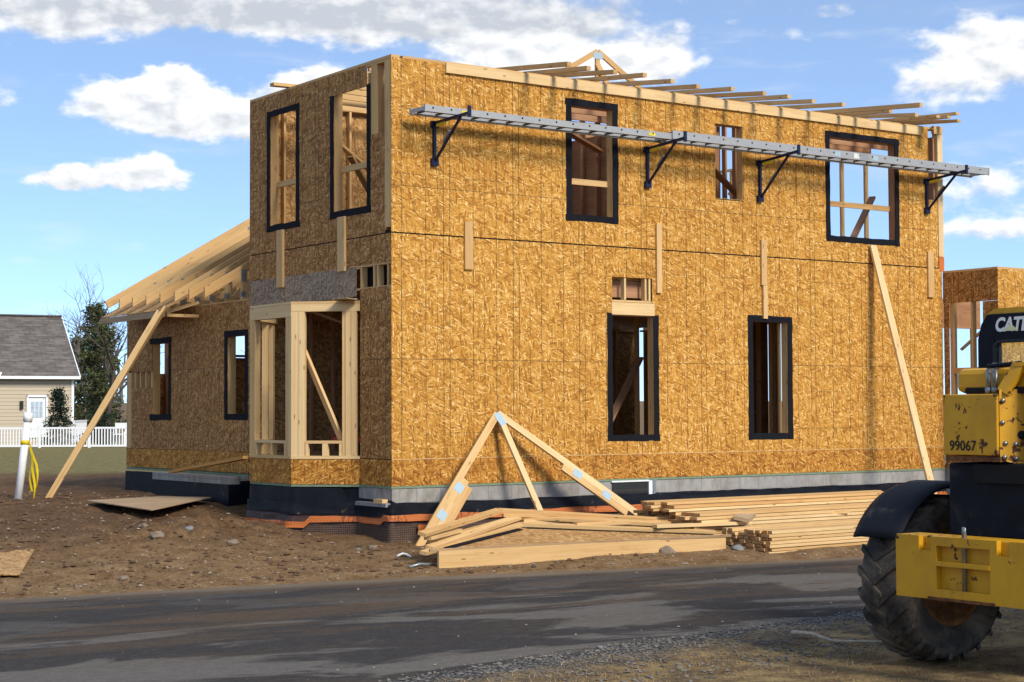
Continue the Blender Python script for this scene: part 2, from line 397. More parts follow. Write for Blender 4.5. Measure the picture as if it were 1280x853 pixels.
def mk_ground():
    m, g, b = mat('ground')
    pos = g.n.new('ShaderNodeNewGeometry').outputs['Position']
    x, y, z = g.sep(pos)[:3]
    p = g.comb(x, y, 0)
    n1 = g.noise(p, .45, 5, .62); n2 = g.noise(p, 2.6, 6, .68); n3 = g.noise(p, 14, 5, .7); n4 = g.noise(p, 55, 3, .7)
    v = g.m('ADD', g.m('ADD', g.m('MULTIPLY', n2, .45), g.m('MULTIPLY', n3, .35)), g.m('MULTIPLY', n4, .30))
    dirt = g.ramp(v, [(.36, (.050, .026, .012)), (.50, (.105, .058, .028)), (.60, (.165, .098, .050)), (.74, (.32, .215, .125))])
    dry = g.ramp(v, [(.36, (.085, .046, .020)), (.50, (.175, .103, .048)), (.60, (.27, .17, .085)), (.74, (.44, .31, .18))])
    # dry straw-covered soil toward the road, damp soil by the house
    e = g.m('ADD', y, g.m('MULTIPLY', g.m('SUBTRACT', n1, .5), 6.0))
    e = g.m('ADD', e, g.m('MULTIPLY', x, .30))
    soil = g.mix(g.step(e, -2.2, 1.6), dry, dirt)
    lawn = g.ramp(g.m('ADD', g.m('MULTIPLY', n2, .6), g.m('MULTIPLY', n3, .4)), [(.35, (.105, .100, .034)), (.5, (.19, .162, .062)), (.62, (.30, .23, .12))])
    yy = g.m('ADD', g.m('ADD', y, g.m('MULTIPLY', x, .6)), g.m('MULTIPLY', g.m('SUBTRACT', n1, .5), 7.))
    col = g.mix(g.step(yy, 18, 24), soil, lawn)
    meadow = g.ramp(n2, [(.35, (.16, .10, .055)), (.5, (.20, .13, .07)), (.65, (.27, .185, .105))])
    far = g.m('ADD', g.m('MULTIPLY', x, .58), g.m('MULTIPLY', y, .81))
    col = g.mix(g.step(far, 84, 90), col, meadow)
    verge = g.mix(g.step(n2, .42, .60), g.ramp(v, [(.36, (.060, .037, .020)), (.5, (.13, .084, .046)), (.68, (.27, .19, .105))]), g.ramp(v, [(.38, (.13, .088, .038)), (.55, (.27, .185, .082)), (.72, (.42, .31, .16))]))
    stone = g.vor(g.map(p, sc=(30, 30, 1)), 1.0, dim='2D')
    gv = g.mix(g.step(stone.outputs['Distance'], .2, .6), g.ramp(g.sepc(stone.outputs['Color'])[0], [(.1, (.085, .080, .075)), (.6, (.17, .162, .15)), (.95, (.33, .31, .28))]), (.035, .032, .03))
    # gravel shoulder: band beside the asphalt on the near side
    edge = g.m('SUBTRACT', g.m('MULTIPLY', x, .16), 8.63)
    dd = g.m('SUBTRACT', edge, y)
    ddn = g.m('ADD', dd, g.m('MULTIPLY', g.m('SUBTRACT', n2, .5), 1.3))
    near = g.mix(g.step(ddn, .10, .95), gv, verge)
    col = g.mix(g.m('LESS_THAN', y, -6.2), col, near)
    h = g.m('ADD', g.m('MULTIPLY', n3, .7), g.m('MULTIPLY', n4, .4))
    setb(g, b, col, .95, normal=g.bump(h, .9, .05), spec=.1); MAT['ground'] = m
    m, g, b = mat('asphalt')
    pos = g.n.new('ShaderNodeNewGeometry').outputs['Position']
    x, y, z = g.sep(pos)[:3]; p = g.comb(x, y, 0)
    pr = g.map(p, rot=(0, 0, rad(6)))
    s = g.noise(g.map(pr, sc=(.30, .75, 1)), 1.0, 7, .60, .8)
    s2 = g.noise(g.map(pr, loc=(4, 7, 0), sc=(.28, 1.3, 1)), 1.0, 8, .66, .4)
    f = g.noise(p, 42, 5, .85); f2 = g.noise(g.map(p, sc=(1, 1.8, 1)), 7, 5, .75)
    fv = g.m('ADD', g.m('MULTIPLY', f, .65), g.m('MULTIPLY', f2, .35))
    base = g.ramp(fv, [(.32, (.024, .022, .022)), (.52, (.052, .048, .046)), (.70, (.115, .106, .098))])
    grey = g.ramp(fv, [(.30, (.085, .076, .066)), (.52, (.155, .141, .123)), (.72, (.27, .248, .215))])
    tan = g.ramp(fv, [(.32, (.060, .040, .026)), (.52, (.115, .080, .052)), (.72, (.22, .16, .105))])
    col = g.mix(g.m('MULTIPLY', g.step(s, .50, .56, 0, .80), g.step(y, -4.2, -6.2, .3, 1)), base, grey)
    tz = g.m('MULTIPLY', g.step(s2, .46, .62), g.step(y, -8.0, -5.6, .25, 1))
    col = g.mix(g.m('MULTIPLY', tz, .70), col, tan)
    # dusty edges
    e2 = g.step(g.m('ADD', g.m('SUBTRACT', g.m('SUBTRACT', g.m('MULTIPLY', x, -.185), 3.35), y), g.m('MULTIPLY', g.m('SUBTRACT', s2, .5), 1.4)), .05, .75, .75, 0)
    col = g.mix(e2, col, (.23, .175, .12))
    setb(g, b, col, .95, normal=g.bump(fv, .8, .012), spec=.05); MAT['asphalt'] = m
mk_ground()

# ------------------------------------------------------------------ mesh builder
class MB:
    def __init__(s): s.v = []; s.f = []; s.uv = []; s.mi = []; s.sm = []
    def face(s, pts, uvs=None, mi=0, sm=False):
        pts = [Vector(p) for p in pts]
        i = len(s.v); s.v += pts; s.f.append(list(range(i, i + len(pts)))); s.mi.append(mi); s.sm.append(sm)
        if uvs is None:
            n = (pts[1] - pts[0]).cross(pts[2] - pts[0]); a = [abs(c) for c in n]
            if a[2] >= a[0] and a[2] >= a[1]: uvs = [(p.x, p.y) for p in pts]
            elif a[1] >= a[0]: uvs = [(p.x, p.z) for p in pts]
            else: uvs = [(p.y, p.z) for p in pts]
        s.uv += uvs
    def box(s, x0, x1, y0, y1, z0, z1, mi=0):
        c = [(x0,y0,z0),(x1,y0,z0),(x1,y1,z0),(x0,y1,z0),(x0,y0,z1),(x1,y0,z1),(x1,y1,z1),(x0,y1,z1)]
        for q in ((0,3,2,1),(4,5,6,7),(0,1,5,4),(2,3,7,6),(1,2,6,5),(3,0,4,7)): s.face([c[i] for i in q], mi=mi)
        return s
    def board(s, p, q, w, h, side=None, endmi=0, cut=None):
        """bar from p to q; w across `side`, h across the third axis; UV runs along the length"""
        p = Vector(p); q = Vector(q); d = q - p; L = d.length; d.normalize()
        sd_ = Vector(side) if side is not None else (Vector((0,0,1)).cross(d) if abs(d.z) < .95 else Vector((1,0,0)))
        sd_ = (sd_ - d * sd_.dot(d)).normalized(); up = d.cross(sd_).normalized()
        a = sd_ * w / 2; b = up * h / 2
        P = [p - a - b, p + a - b, p + a + b, p - a + b]; Q = [v + d * L for v in P]
        acc = 0
        for i in range(4):
            j = (i + 1) % 4; e = (P[j] - P[i]).length
            s.face([P[i], P[j], Q[j], Q[i]], [(0, acc), (0, acc + e), (L, acc + e), (L, acc)]); acc += e
        s.face(P[::-1], [(0, 0), (w * .2, 0), (w * .2, h), (0, h)], endmi); s.face(Q, [(0, 0), (w * .2, 0), (w * .2, h), (0, h)], endmi)
        return s
    def tube(s, pts, rs, n=8, caps=True):
        pts = [Vector(p) for p in pts]
        if not isinstance(rs, (list, tuple)): rs = [rs] * len(pts)
        rings = []
        for i, p in enumerate(pts):
            d = (pts[min(i + 1, len(pts) - 1)] - pts[max(i - 1, 0)]).normalized()
            a = d.cross(Vector((0, 0, 1)) if abs(d.z) < .9 else Vector((1, 0, 0))).normalized(); b = d.cross(a)
            rings.append([p + (a * math.cos(2 * math.pi * k / n) + b * math.sin(2 * math.pi * k / n)) * rs[i] for k in range(n)])
        for i in range(len(pts) - 1):
            for k in range(n):
                j = (k + 1) % n
                s.face([rings[i][k], rings[i][j], rings[i + 1][j], rings[i + 1][k]], sm=True)
        if caps: s.face(rings[0][::-1]); s.face(rings[-1])
        return s
    def lathe(s, c, axis, prof, n=32, a0=0, a1=2 * math.pi, sm=True):
        """prof: list of (along, radius)"""
        c = Vector(c); ax = Vector(axis).normalized(); u = ax.cross(Vector((0, 0, 1))).normalized() if abs(ax.z) < .9 else Vector((1, 0, 0)); w = ax.cross(u)
        full = abs(a1 - a0 - 2 * math.pi) < 1e-6
        ang = [a0 + (a1 - a0) * k / n for k in range(n + 1)]
        ring = lambda al, r: [c + ax * al + (u * math.cos(t) + w * math.sin(t)) * r for t in ang]
        R = [ring(*q) for q in prof]
        for i in range(len(prof) - 1):
            for k in range(n): s.face([R[i][k], R[i + 1][k], R[i + 1][k + 1], R[i][k + 1]], sm=sm)
        return s
    def prism(s, poly, ext):
        """flat polygon extruded by vector ext"""
        A = [Vector(p) for p in poly]; e = Vector(ext); B = [p + e for p in A]
        s.face(A[::-1]); s.face(B)
        for i in range(len(A)):
            j = (i + 1) % len(A); s.face([A[i], A[j], B[j], B[i]])
        return s
    def build(s, name, mats, parent=None, bevel=0, merge=True):
        me = bpy.data.meshes.new(name); me.from_pydata([tuple(v) for v in s.v], [], s.f)
        if isinstance(mats, str): mats = [mats]
        for k in mats: me.materials.append(MAT[k])
        me.polygons.foreach_set('material_index', s.mi); me.polygons.foreach_set('use_smooth', s.sm)
        ul = me.uv_layers.new(name='UVMap'); flat = [c for q in s.uv for c in q]; ul.data.foreach_set('uv', flat)
        if merge:
            bm = bmesh.new(); bm.from_mesh(me); bmesh.ops.remove_doubles(bm, verts=bm.verts, dist=1e-5)
            bmesh.ops.recalc_face_normals(bm, faces=bm.faces); bm.to_mesh(me); bm.free()
        o = bpy.data.objects.new(name, me); COL.objects.link(o)
        if parent is not None:
            o.parent = parent
            o.matrix_parent_inverse = world_of(parent).inverted()
        if bevel:
            md = o.modifiers.new('edge', 'BEVEL'); md.width = bevel; md.segments = 2; md.limit_method = 'ANGLE'; md.angle_limit = rad(40)
        return o
def world_of(o):
    m = o.matrix_basis.copy()
    if o.parent is not None: m = world_of(o.parent) @ o.matrix_parent_inverse @ m
    return m
def tag(o, label=None, cat=None, group=None, kind=None):
    if label: o['label'] = label
    if cat: o['category'] = cat
    if group: o['group'] = group
    if kind: o['kind'] = kind
    return o
def empty(name, loc, label, cat, group=None):
    o = bpy.data.objects.new(name, None); o.location = loc; o.empty_display_size = .2; COL.objects.link(o)
    return tag(o, label, cat, group)
def copy_tree(o, parent=None):
    c = o.copy(); COL.objects.link(c)
    if parent is not None: c.parent = parent
    for ch in list(o.children): copy_tree(ch, c)
    return c

# wall with rectangular openings. map(u, w, d) -> 3D, d = depth into the wall
def wall(fmap, us, ws, u0, u1, w0, w1, holes, th):
    mb = MB()
    U = sorted({u0, u1, *[h[0] for h in holes if u0 < h[0] < u1], *[h[1] for h in holes if u0 < h[1] < u1]})
    W = sorted({w0, w1, *[h[2] for h in holes if w0 < h[2] < w1], *[h[3] for h in holes if w0 < h[3] < w1]})
    def solid(i, j):
        if i < 0 or j < 0 or i >= len(U) - 1 or j >= len(W) - 1: return False
        cu = (U[i] + U[i + 1]) / 2; cw = (W[j] + W[j + 1]) / 2
        return not any(h[0] < cu < h[1] and h[2] < cw < h[3] for h in holes)
    for i in range(len(U) - 1):
        for j in range(len(W) - 1):
            if not solid(i, j): continue
            a, b, c, d = U[i], U[i + 1], W[j], W[j + 1]
            uv = [(a, c), (b, c), (b, d), (a, d)]
            mb.face([fmap(a, c, 0), fmap(b, c, 0), fmap(b, d, 0), fmap(a, d, 0)], uv)
            mb.face([fmap(a, d, th), fmap(b, d, th), fmap(b, c, th), fmap(a, c, th)], uv[::-1])
            for (di, dj, p, q) in ((-1, 0, (a, d), (a, c)), (1, 0, (b, c), (b, d)), (0, -1, (a, c), (b, c)), (0, 1, (b, d), (a, d))):
                if not solid(i + di, j + dj):
                    mb.face([fmap(*p, 0), fmap(*p, th), fmap(*q, th), fmap(*q, 0)], [p, p, q, q])
    return mb
FR = lambda u, w, d: (u, d, w)          # front wall, outward -Y
LF = lambda u, w, d: (d, u, w)          # left wall, outward -X
TH = .012

# ================================================================== SETTING: ground, road
def build_ground():
    def axis(lo, hi, a, b, step):
        v = []; x = a
        while x < b: v.append(x); x += step
        s = step; x = b; up = []
        while x < hi: up.append(x); s *= 1.22; x += s
        up.append(hi); s = step; x = a; dn = []
        while x > lo: s *= 1.22; x -= s; dn.append(max(x, lo))
        return dn[::-1] + v + up
    X = axis(-900, 900, -9.5, 11, .085); Y = axis(-500, 1100, -13.2, 11, .085)
    verts = []; 
    for y in Y:
        for x in X:
            verts.append((x, y, ground_z(x, y)))
    nx = len(X); faces = []
    for j in range(len(Y) - 1):
        for i in range(nx - 1):
            k = j * nx + i; faces.append((k, k + 1, k + nx + 1, k + nx))
    me = bpy.data.meshes.new('ground'); me.from_pydata(verts, [], faces); me.materials.append(MAT['ground'])
    me.polygons.foreach_set('use_smooth', [True] * len(faces))
    o = bpy.data.objects.new('ground', me); COL.objects.link(o); tag(o, kind='structure')
    mb = MB()
    xs = [-300, -150, -80, -60, -40, -25] + [-16 + i * .12 for i in range(230)] + [14, 20, 40, 60, 120, 300]
    row = []
    for x in xs:
        j = .06 * fbm(x * 2.2, 3.3, 4) + .05 * fbm(x * 9, 8, 3); k = .10 * fbm(x * 1.7, 9.1, 4) + .05 * fbm(x * 8, 1.7, 3)
        fe, ne = road_far(x) + j, road_near(x) + k
        row.append([(x, ne - .03, -.962), (x, ne + .05, -.946), (x, ne + .9, -.935), (x, (fe + ne) / 2, -.93), (x, fe - .3, -.942), (x, fe + .04, -.948), (x, fe + .12, -.975)])
    for a, b in zip(row, row[1:]):
        for i in range(6): mb.face([a[i], b[i], b[i + 1], a[i + 1]], sm=True)
    o = mb.build('road', 'asphalt'); tag(o, kind='structure')
build_ground()

# ================================================================== HOUSE
house = empty('unfinished_house', (0, 0, -.6), 'two storey timber house under construction, bare OSB sheathing, bay window frame and open window holes', 'house')
def part(mb, name, m, parent=house, bevel=0): return mb.build(name, m, parent, bevel)
def bd(name, p, q, w, h, m='pine', parent=house, side=None, label=None):
    o = MB().board(p, q, w, h, side).build(name, m, parent)
    if label: o['label'] = label
    return o

# --- front sheathing
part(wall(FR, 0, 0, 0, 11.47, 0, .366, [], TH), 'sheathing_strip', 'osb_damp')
part(wall(FR, 0, 0, 0, 11.47, .378, 3.538, [(3.93, 4.77, .66, 2.71), (3.94, 4.74, 2.51, 3.09), (6.84, 7.66, .645, 2.495)], TH), 'wall_sheathing', 'osb')
upper = part(wall(FR, 0, 0, 0.0, 11.47, 3.558, 6.02, [(3.155, 3.985, 3.985, 5.67), (6.08, 6.69, 4.44, 5.65), (8.655, 10.29, 3.97, 5.68), (11.15, 11.6, 4.76, 6.1), (11.38, 11.6, 3.5, 6.1)], TH), 'wall_sheathing', 'osb')
part(MB().box(.0, 11.46, .013, .02, .30, .45), 'joint_backing', 'gap_dark')
part(MB().box(0, 11.46, .013, .02, 3.45, 3.65), 'joint_backing', 'gap_dark')
# --- left sheathing
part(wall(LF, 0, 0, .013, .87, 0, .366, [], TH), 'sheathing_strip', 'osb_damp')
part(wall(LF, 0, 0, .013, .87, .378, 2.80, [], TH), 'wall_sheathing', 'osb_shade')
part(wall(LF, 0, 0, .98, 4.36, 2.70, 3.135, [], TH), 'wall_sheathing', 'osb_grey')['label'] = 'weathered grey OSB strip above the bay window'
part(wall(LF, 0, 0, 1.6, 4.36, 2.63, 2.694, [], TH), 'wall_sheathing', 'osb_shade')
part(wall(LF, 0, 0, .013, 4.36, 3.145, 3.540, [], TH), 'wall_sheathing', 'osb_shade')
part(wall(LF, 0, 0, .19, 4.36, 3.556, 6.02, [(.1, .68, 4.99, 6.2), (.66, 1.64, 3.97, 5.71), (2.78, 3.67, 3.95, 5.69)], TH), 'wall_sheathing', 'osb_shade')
part(MB().box(.013, .02, .022, 4.34, 3.50, 3.60), 'joint_backing', 'gap_dark')
part(MB().box(.013, .02, .022, .86, .33, .40), 'joint_backing', 'gap_dark')
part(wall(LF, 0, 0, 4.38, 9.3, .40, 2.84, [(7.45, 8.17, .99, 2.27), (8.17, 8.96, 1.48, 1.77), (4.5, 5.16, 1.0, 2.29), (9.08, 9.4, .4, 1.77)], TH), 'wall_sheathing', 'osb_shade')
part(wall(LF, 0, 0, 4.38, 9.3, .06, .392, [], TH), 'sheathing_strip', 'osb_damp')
# thin pale joint batten above the strip
part(MB().box(0, 11.47, -.004, .0125, .3665, .3775), 'joint_strip', 'pine')

def tape(name, rects, fmap, lead=None, rel=-.004):
    """membrane strips with slightly ragged, hand-cut edges"""
    mb = MB(); rt = random.Random(int(abs(rects[0][0]) * 997 + abs(rects[0][2]) * 131))
    for i, (a, b, c, d) in enumerate(rects):
        r = rel - .0022 * i; long_v = (d - c) > (b - a); n = max(3, int((d - c if long_v else b - a) / .14))
        P, Q = [], []
        for k in range(n + 1):
            t = k / n; j0, j1 = rt.uniform(-.007, .007), rt.uniform(-.007, .007)
            e = rt.uniform(-.02, .02) if k in (0, n) else 0; q = r - rt.uniform(0, .0015)
            if long_v: P.append(fmap(a + j0, c + (d - c) * t + e, q)); Q.append(fmap(b + j1, c + (d - c) * t + e * .3, q))
            else: P.append(fmap(a + (b - a) * t + e, c + j0, q)); Q.append(fmap(a + (b - a) * t + e * .3, d + j1, q))
        back = lambda p: tuple(Vector(p) + (Vector(fmap(0, 0, -.0004)) - Vector(fmap(0, 0, r))))
        for k in range(n):
            mb.face([P[k], P[k + 1], Q[k + 1], Q[k]]); mb.face([P[k], P[k + 1], back(P[k + 1]), back(P[k])]); mb.face([Q[k], Q[k + 1], back(Q[k + 1]), back(Q[k])])
        mb.face([P[0], Q[0], back(Q[0]), back(P[0])]); mb.face([P[n], Q[n], back(Q[n]), back(P[n])])
    return part(mb, name, 'tape')
def opening(u0, u1, w0, w1, fmap, tp, depth=.14, rail=None, jamb='pine', head='pine_shade', tw=.09):
    """taped rough opening with jamb studs, sill, header"""
    rects = []
    if 'b' in tp: rects.append((u0 - tw - .01, u1 + tw + .012, w0 - tw, w0 + .012))
    if 't' in tp: rects.append((u0 - tw - .004, u1 + tw + .006, w1 - .01, w1 + tw))
    if 'l' in tp: rects.append((u0 - tw, u0 + .012, w0 - tw + .01, w1 + (tw if 't' in tp else .03) - .006))
    if 'r' in tp: rects.append((u1 - .012, u1 + tw, w0 - tw + .006, w1 + (tw if 't' in tp else .03) - .003))
    root = tape('window_opening', rects, fmap) if rects else part(wall(fmap, 0, 0, u0, u1, w0 - .02, w0, [], .02), 'window_opening', 'pine')
    def bx(name, a, b, c, d, e, f, m):
        p = [fmap(a, c, e), fmap(b, d, f)]
        mb = MB()
        lo = [min(p[0][k], p[1][k]) for k in range(3)]; hi = [max(p[0][k], p[1][k]) for k in range(3)]
        c3 = [(lo[k] + hi[k]) / 2 for k in range(3)]; L = [hi[k] - lo[k] for k in range(3)]
        k = L.index(max(L)); P = list(c3); Q = list(c3); P[k] = lo[k]; Q[k] = hi[k]
        ot = [t for t in range(3) if t != k]; sv = [0, 0, 0]; sv[ot[0]] = 1
        mb.board(P, Q, L[ot[0]], L[ot[1]], sv)
        return part(mb, name, m, root)
    t = TH + .002
    bx('jamb_stud', u0 - .036, u0 + .004, w0 - .3, w1 + .2, t, t + depth, jamb)
    bx('jamb_stud', u1 - .004, u1 + .036, w0 - .3, w1 + .2, t, t + depth, jamb)
    bx('sill_plate', u0 + .006, u1 - .006, w0 - .036, w0 + .003, t, t + depth, 'pine')
    if head: bx('header', u0 + .006, u1 - .006, w1 - .004, w1 + .2, t, t + depth, head)
    if rail: bx('rail', u0 + .006, u1 - .006, rail - .045, rail + .045, t + depth - .03, t + depth + .01, 'pine')
    return root
opening(3.16, 3.98, 3.99, 5.665, FR, 'ltrb', rail=4.52)
o = opening(6.085, 6.685, 4.445, 5.645, FR, '')
opening(8.66, 10.285, 3.975, 5.675, FR, 'ltrb', rail=4.55, jamb='pine_shade')
w5 = opening(3.93, 4.77, .66, 2.50, FR, 'blr', jamb='pine')
opening(6.845, 7.655, .65, 2.49, FR, 'ltrb')
opening(.66, 1.64, 3.975, 5.70, LF, 'blr', rail=4.62, head=None)
opening(2.785, 3.665, 3.955, 5.685, LF, 'ltrb', rail=4.62, head=None)
opening(7.45, 8.17, .995, 2.265, LF, 'tbl', jamb='pine')
opening(4.5, 5.16, 1.005, 2.285, LF, 'ltrb', jamb='pine')
# exposed header of the tall lower window, blocking above it
bd('header_board', (3.93, .006, 2.605), (4.78, .006, 2.605), .03, .19, 'pine_pale')
for x in (4.21, 4.62, 4.70): bd('blocking', (x, .06, 2.73), (x, .06, 3.10), .035, .09, 'pine_pale')
bd('rim_plate', (3.94, .06, 2.722), (4.75, .06, 2.722), .09, .03); bd('rim_plate', (3.94, .06, 3.105), (4.75, .06, 3.105), .09, .03)
# left wall vent gap blocking
for y in (.12, .40, .50, .86): bd('blocking', (.06, y, 2.815), (.06, y, 3.125), .09, .045)
bd('rim_plate', (.06, .03, 2.80), (.06, .98, 2.80), .1, .03); bd('rim_plate', (.06, .03, 3.13), (.06, .98, 3.13), .1, .03)
bd('rim_plate', (.16, .03, 3.0), (.16, .98, 3.0), .02, .3, 'gap_dark')  # near-black sheet behind the vent gap, the dark of the cavity as colour
# narrow corner openings: bare corner studs
bd('corner_stud', (.055, .095, 3.63), (.055, .095, 5.985), .11, .175, 'pine', side=(1, 0, 0))
bd('corner_stud', (.07, .48, 4.7), (.07, .48, 5.985), .13, .16, 'pine', side=(1, 0, 0))
bd('corner_stud', (11.465, .06, 3.76), (11.465, .06, 5.98), .13, .12, 'pine_pale', side=(1, 0, 0))
bd('corner_stud', (11.36, .12, 4.6), (11.36, .12, 5.9), .04, .13, 'pine_shade', side=(1, 0, 0))
part(MB().box(11.40, 11.535, -.003, .12, 3.50, 3.755), 'flashing', 'orange_net')
bd('top_plate', (.19, .07, 6.04), (11.55, .07, 6.04), .14, .038, 'pine'); bd('top_plate', (.07, 0, 6.04), (.07, 4.36, 6.04), .14, .038, 'pine')
bd('top_plate', (.07, .02, 6.001), (.07, .68, 6.001), .135, .034, 'pine')
bd('ledger_board', (.9, -.021, 5.962), (10.93, -.021, 5.962), .038, .145, 'pine_pale', label='long pale board nailed along the top of the front wall')
# --- cleats nailed on the walls
for x, a, b, w in ((1.285, 3.08, 3.77, .14), (4.86, 2.87, 3.95, .1), (7.10, 3.08, 3.82, .12), (7.12, 2.53, 3.3, .09), (11.145, 3.02, 3.83, .15)):
    off = -.062 if abs(x - 7.12) < .01 else -.022
    bd('cleat', (x, off if off > -.05 else -.021, a), (x, off if off > -.05 else -.021, b if off > -.05 else 3.075), w, .038, 'pine', side=(1, 0, 0))
for y, a, b in ((3.27, 2.97, 3.865), (1.36, 3.09, 3.89)):
    bd('cleat', (-.021, y, a), (-.021, y, b), .2, .038, 'pine', side=(0, 1, 0))

# --- floors, ceilings, roof joists
part(MB().box(.02, 11.45, .02, 4.36, .29, .36), 'floor_deck', 'osb_plain')
part(MB().box(5.01, 11.45, 4.37, 8.4, .29, .36), 'floor_deck', 'osb_plain')
part(MB().box(.17, 11.35, .17, 4.26, 3.06, 3.12), 'upper_floor_deck', 'osb_plain')
part(MB().box(4.7, 11.35, 4.28, 8.4, 3.06, 3.12), 'upper_floor_deck', 'osb_plain')
bd('rim_joist', (.2, .21, 2.92), (11.3, .21, 2.92), .05, .26, 'pine_shade')
for i in range(11):
    x = .9 + i * 1.0
    bd('floor_joist', (x, .3, 2.92), (x, 8.3 if x > 4.8 else 4.2, 2.92), .04, .25, 'pine_shade')
part(MB().box(.02, 5, 4.38, 9.28, .26, .33), 'floor_deck', 'osb_plain')
# roof rafters: tails run out over the front wall and fall slightly
tails = [(2.32, 1.08), (2.82, .89), (3.23, 1.0), (3.80, .99), (4.47, .84), (5.18, .62), (5.70, .84), (6.29, .93), (6.89, .86), (7.51, .79), (8.15, .84), (9.27, .84), (9.84, .9)]
for x, t in tails:
    k = random.uniform(.105, .135)
    bd('rafter', (x, -t, 6.115 - k * t + .01), (x, 4.5, 6.115 + k * 4.5 + .01), .075, .062, 'pine', side=(1, 0, 0))
bd('rafter', (8.87, -1.85, 5.95), (8.87, 3.4, 6.42), .07, .07, 'pine', side=(1, 0, 0))
for i, (x, y0, y1, z) in enumerate(((10.5, -.8, 3, 6.10), (10.9, -.7, 3.4, 6.145), (11.0, -.8, 3.4, 6.20), (11.25, -.62, 2.5, 6.12), (11.42, -.35, 2.0, 6.17))):
    bd('rafter', (x, y0, z - .03), (x, y1, z + .25), .09, .045, 'pine', side=(1, 0, 0))
bd('joist_block', (11.3, .02, 6.02), (11.52, .02, 6.02), .06, .14, 'pine')
bd('rafter', (-.26, 3.1, 6.09), (1.6, 3.1, 6.13), .13, .05, 'pine', side=(0, 1, 0))
# small roof truss standing beyond the front wall
pk = (6.05, 3.0)
def peak():
    z = 7.33; m = 'pine'
    root = bd('roof_truss', (pk[0], 3.0, z), (pk[0] - 1.75, 3.0, z - 1.02), .09, .04, m, side=(0, 0, 1))
    bd('top_chord', (pk[0] + .02, 3.0, z), (pk[0] + 1.75, 3.0, z - 1.02), .09, .04, m, root, side=(0, 0, 1))
    bd('web', (pk[0], 3.0, z - .05), (pk[0], 3.0, z - .95), .09, .038, m, root, side=(1, 0, 0))
    bd('web', (pk[0] - .05, 2.95, z - .22), (pk[0] + .45, 2.95, z - .98), .1, .038, m, root, side=(1, 0, 0))
    for dx in (-.95, .95): bd('web', (pk[0] + dx, 3.0, z - .55), (pk[0] + dx, 3.0, z - 1.0), .09, .038, m, root, side=(1, 0, 0))
    bd('bottom_chord', (pk[0] - 1.7, 3.0, z - 1.0), (pk[0] + 1.7, 3.0, z - 1.0), .09, .04, m, root, side=(0, 0, 1))
    part(MB().box(pk[0] - .1, pk[0] + .1, 2.974, 2.978, z - .14, z - .02), 'gusset_plate', 'galv_pale', root)
peak()

# --- stud frames (plates as the part, each stud a sub-part)
def frame(p, q, z0, z1, spacing=.4064, m='pine_shade', skip=(), depth=.09):
    p = Vector((*p, 0)); q = Vector((*q, 0)); d = (q - p); L = d.length; d.normalize(); s = Vector((-d.y, d.x, 0))
    mb = MB()
    for z in (z0 + .02, z1 - .02): mb.board(p + Vector((0, 0, z)), q + Vector((0, 0, z)), depth, .04)
    root = mb.build('wall_frame', m, house)
    n = int(L / spacing)
    for i in range(n + 1):
        a = min(i * spacing + .02, L - .02)
        if any(c < a < e for c, e in skip): continue
        b = p + d * a
        MB().board(b + Vector((0, 0, z0 + .04)), b + Vector((0, 0, z1 - .04)), depth, .038, s).build('stud', m, root)
    return root
# upper storey: back wall behind the left windows, right side open studs, partitions
frame((.1, 4.2), (6.2, 4.2), 3.12, 6.05, m='pine')
part(MB().box(.013, 2.9, 4.262, 4.274, 3.0, 6.02), 'wall_sheathing', 'osb_plain')
part(MB().box(2.91, 5.6, 4.262, 4.274, 3.0, 5.1), 'wall_sheathing', 'osb_plain')
frame((6.3, 6.9), (11.4, 6.9), 3.12, 6.1, .61, 'pine_shade')
rf = frame((11.42, .5), (11.42, 6.8), 3.12, 5.96, .61, 'pine')
bd('brace', (11.36, 5.4, 5.5), (11.36, 2.6, 3.2), .14, .038, 'pine_shade', rf, side=(0, 0, 1))
frame((5.05, .5), (5.05, 4.1), 3.12, 6.0, .4064, 'pine_shade')
part(MB().box(5.1, 5.112, 1.4, 4.1, 3.12, 5.6), 'partition_sheathing', 'pine_shade')
frame((7.6, 1.6), (7.6, 6.8), 3.12, 6.0, .4064, 'pine_shade')
part(MB().box(7.66, 7.672, 3.2, 5.0, 3.5, 6.0), 'partition_sheathing', 'pine_shade')
frame((1.6, 2.3), (4.9, 2.3), 3.12, 6.0, .813, 'pine')
for p, q in (((.35, 3.2, 5.7), (2.1, 3.3, 4.6)), ((.4, 2.6, 3.3), (1.4, 4.0, 5.9)), ((.5, 1.1, 5.5), (2.3, 2.2, 4.6)), ((.45, .55, 5.75), (3.0, 1.9, 3.4)), ((.5, 2.0, 4.9), (1.7, 2.2, 3.3))):
    bd('brace', p, q, .13, .038, 'pine')
for i in range(9):
    y = .45 + i * .42
    bd('ceiling_joist', (.15, y, 6.02 + (.0 if i else 0)), (2.2, y, 5.98), .04, .09, 'pine')
bd('brace', (6.2, .9, 5.5), (8.0, 1.2, 4.5), .13, .038, 'pine_shade'); bd('brace', (3.2, .8, 5.6), (5.0, 1.6, 5.3), .13, .04, 'pine_shade')
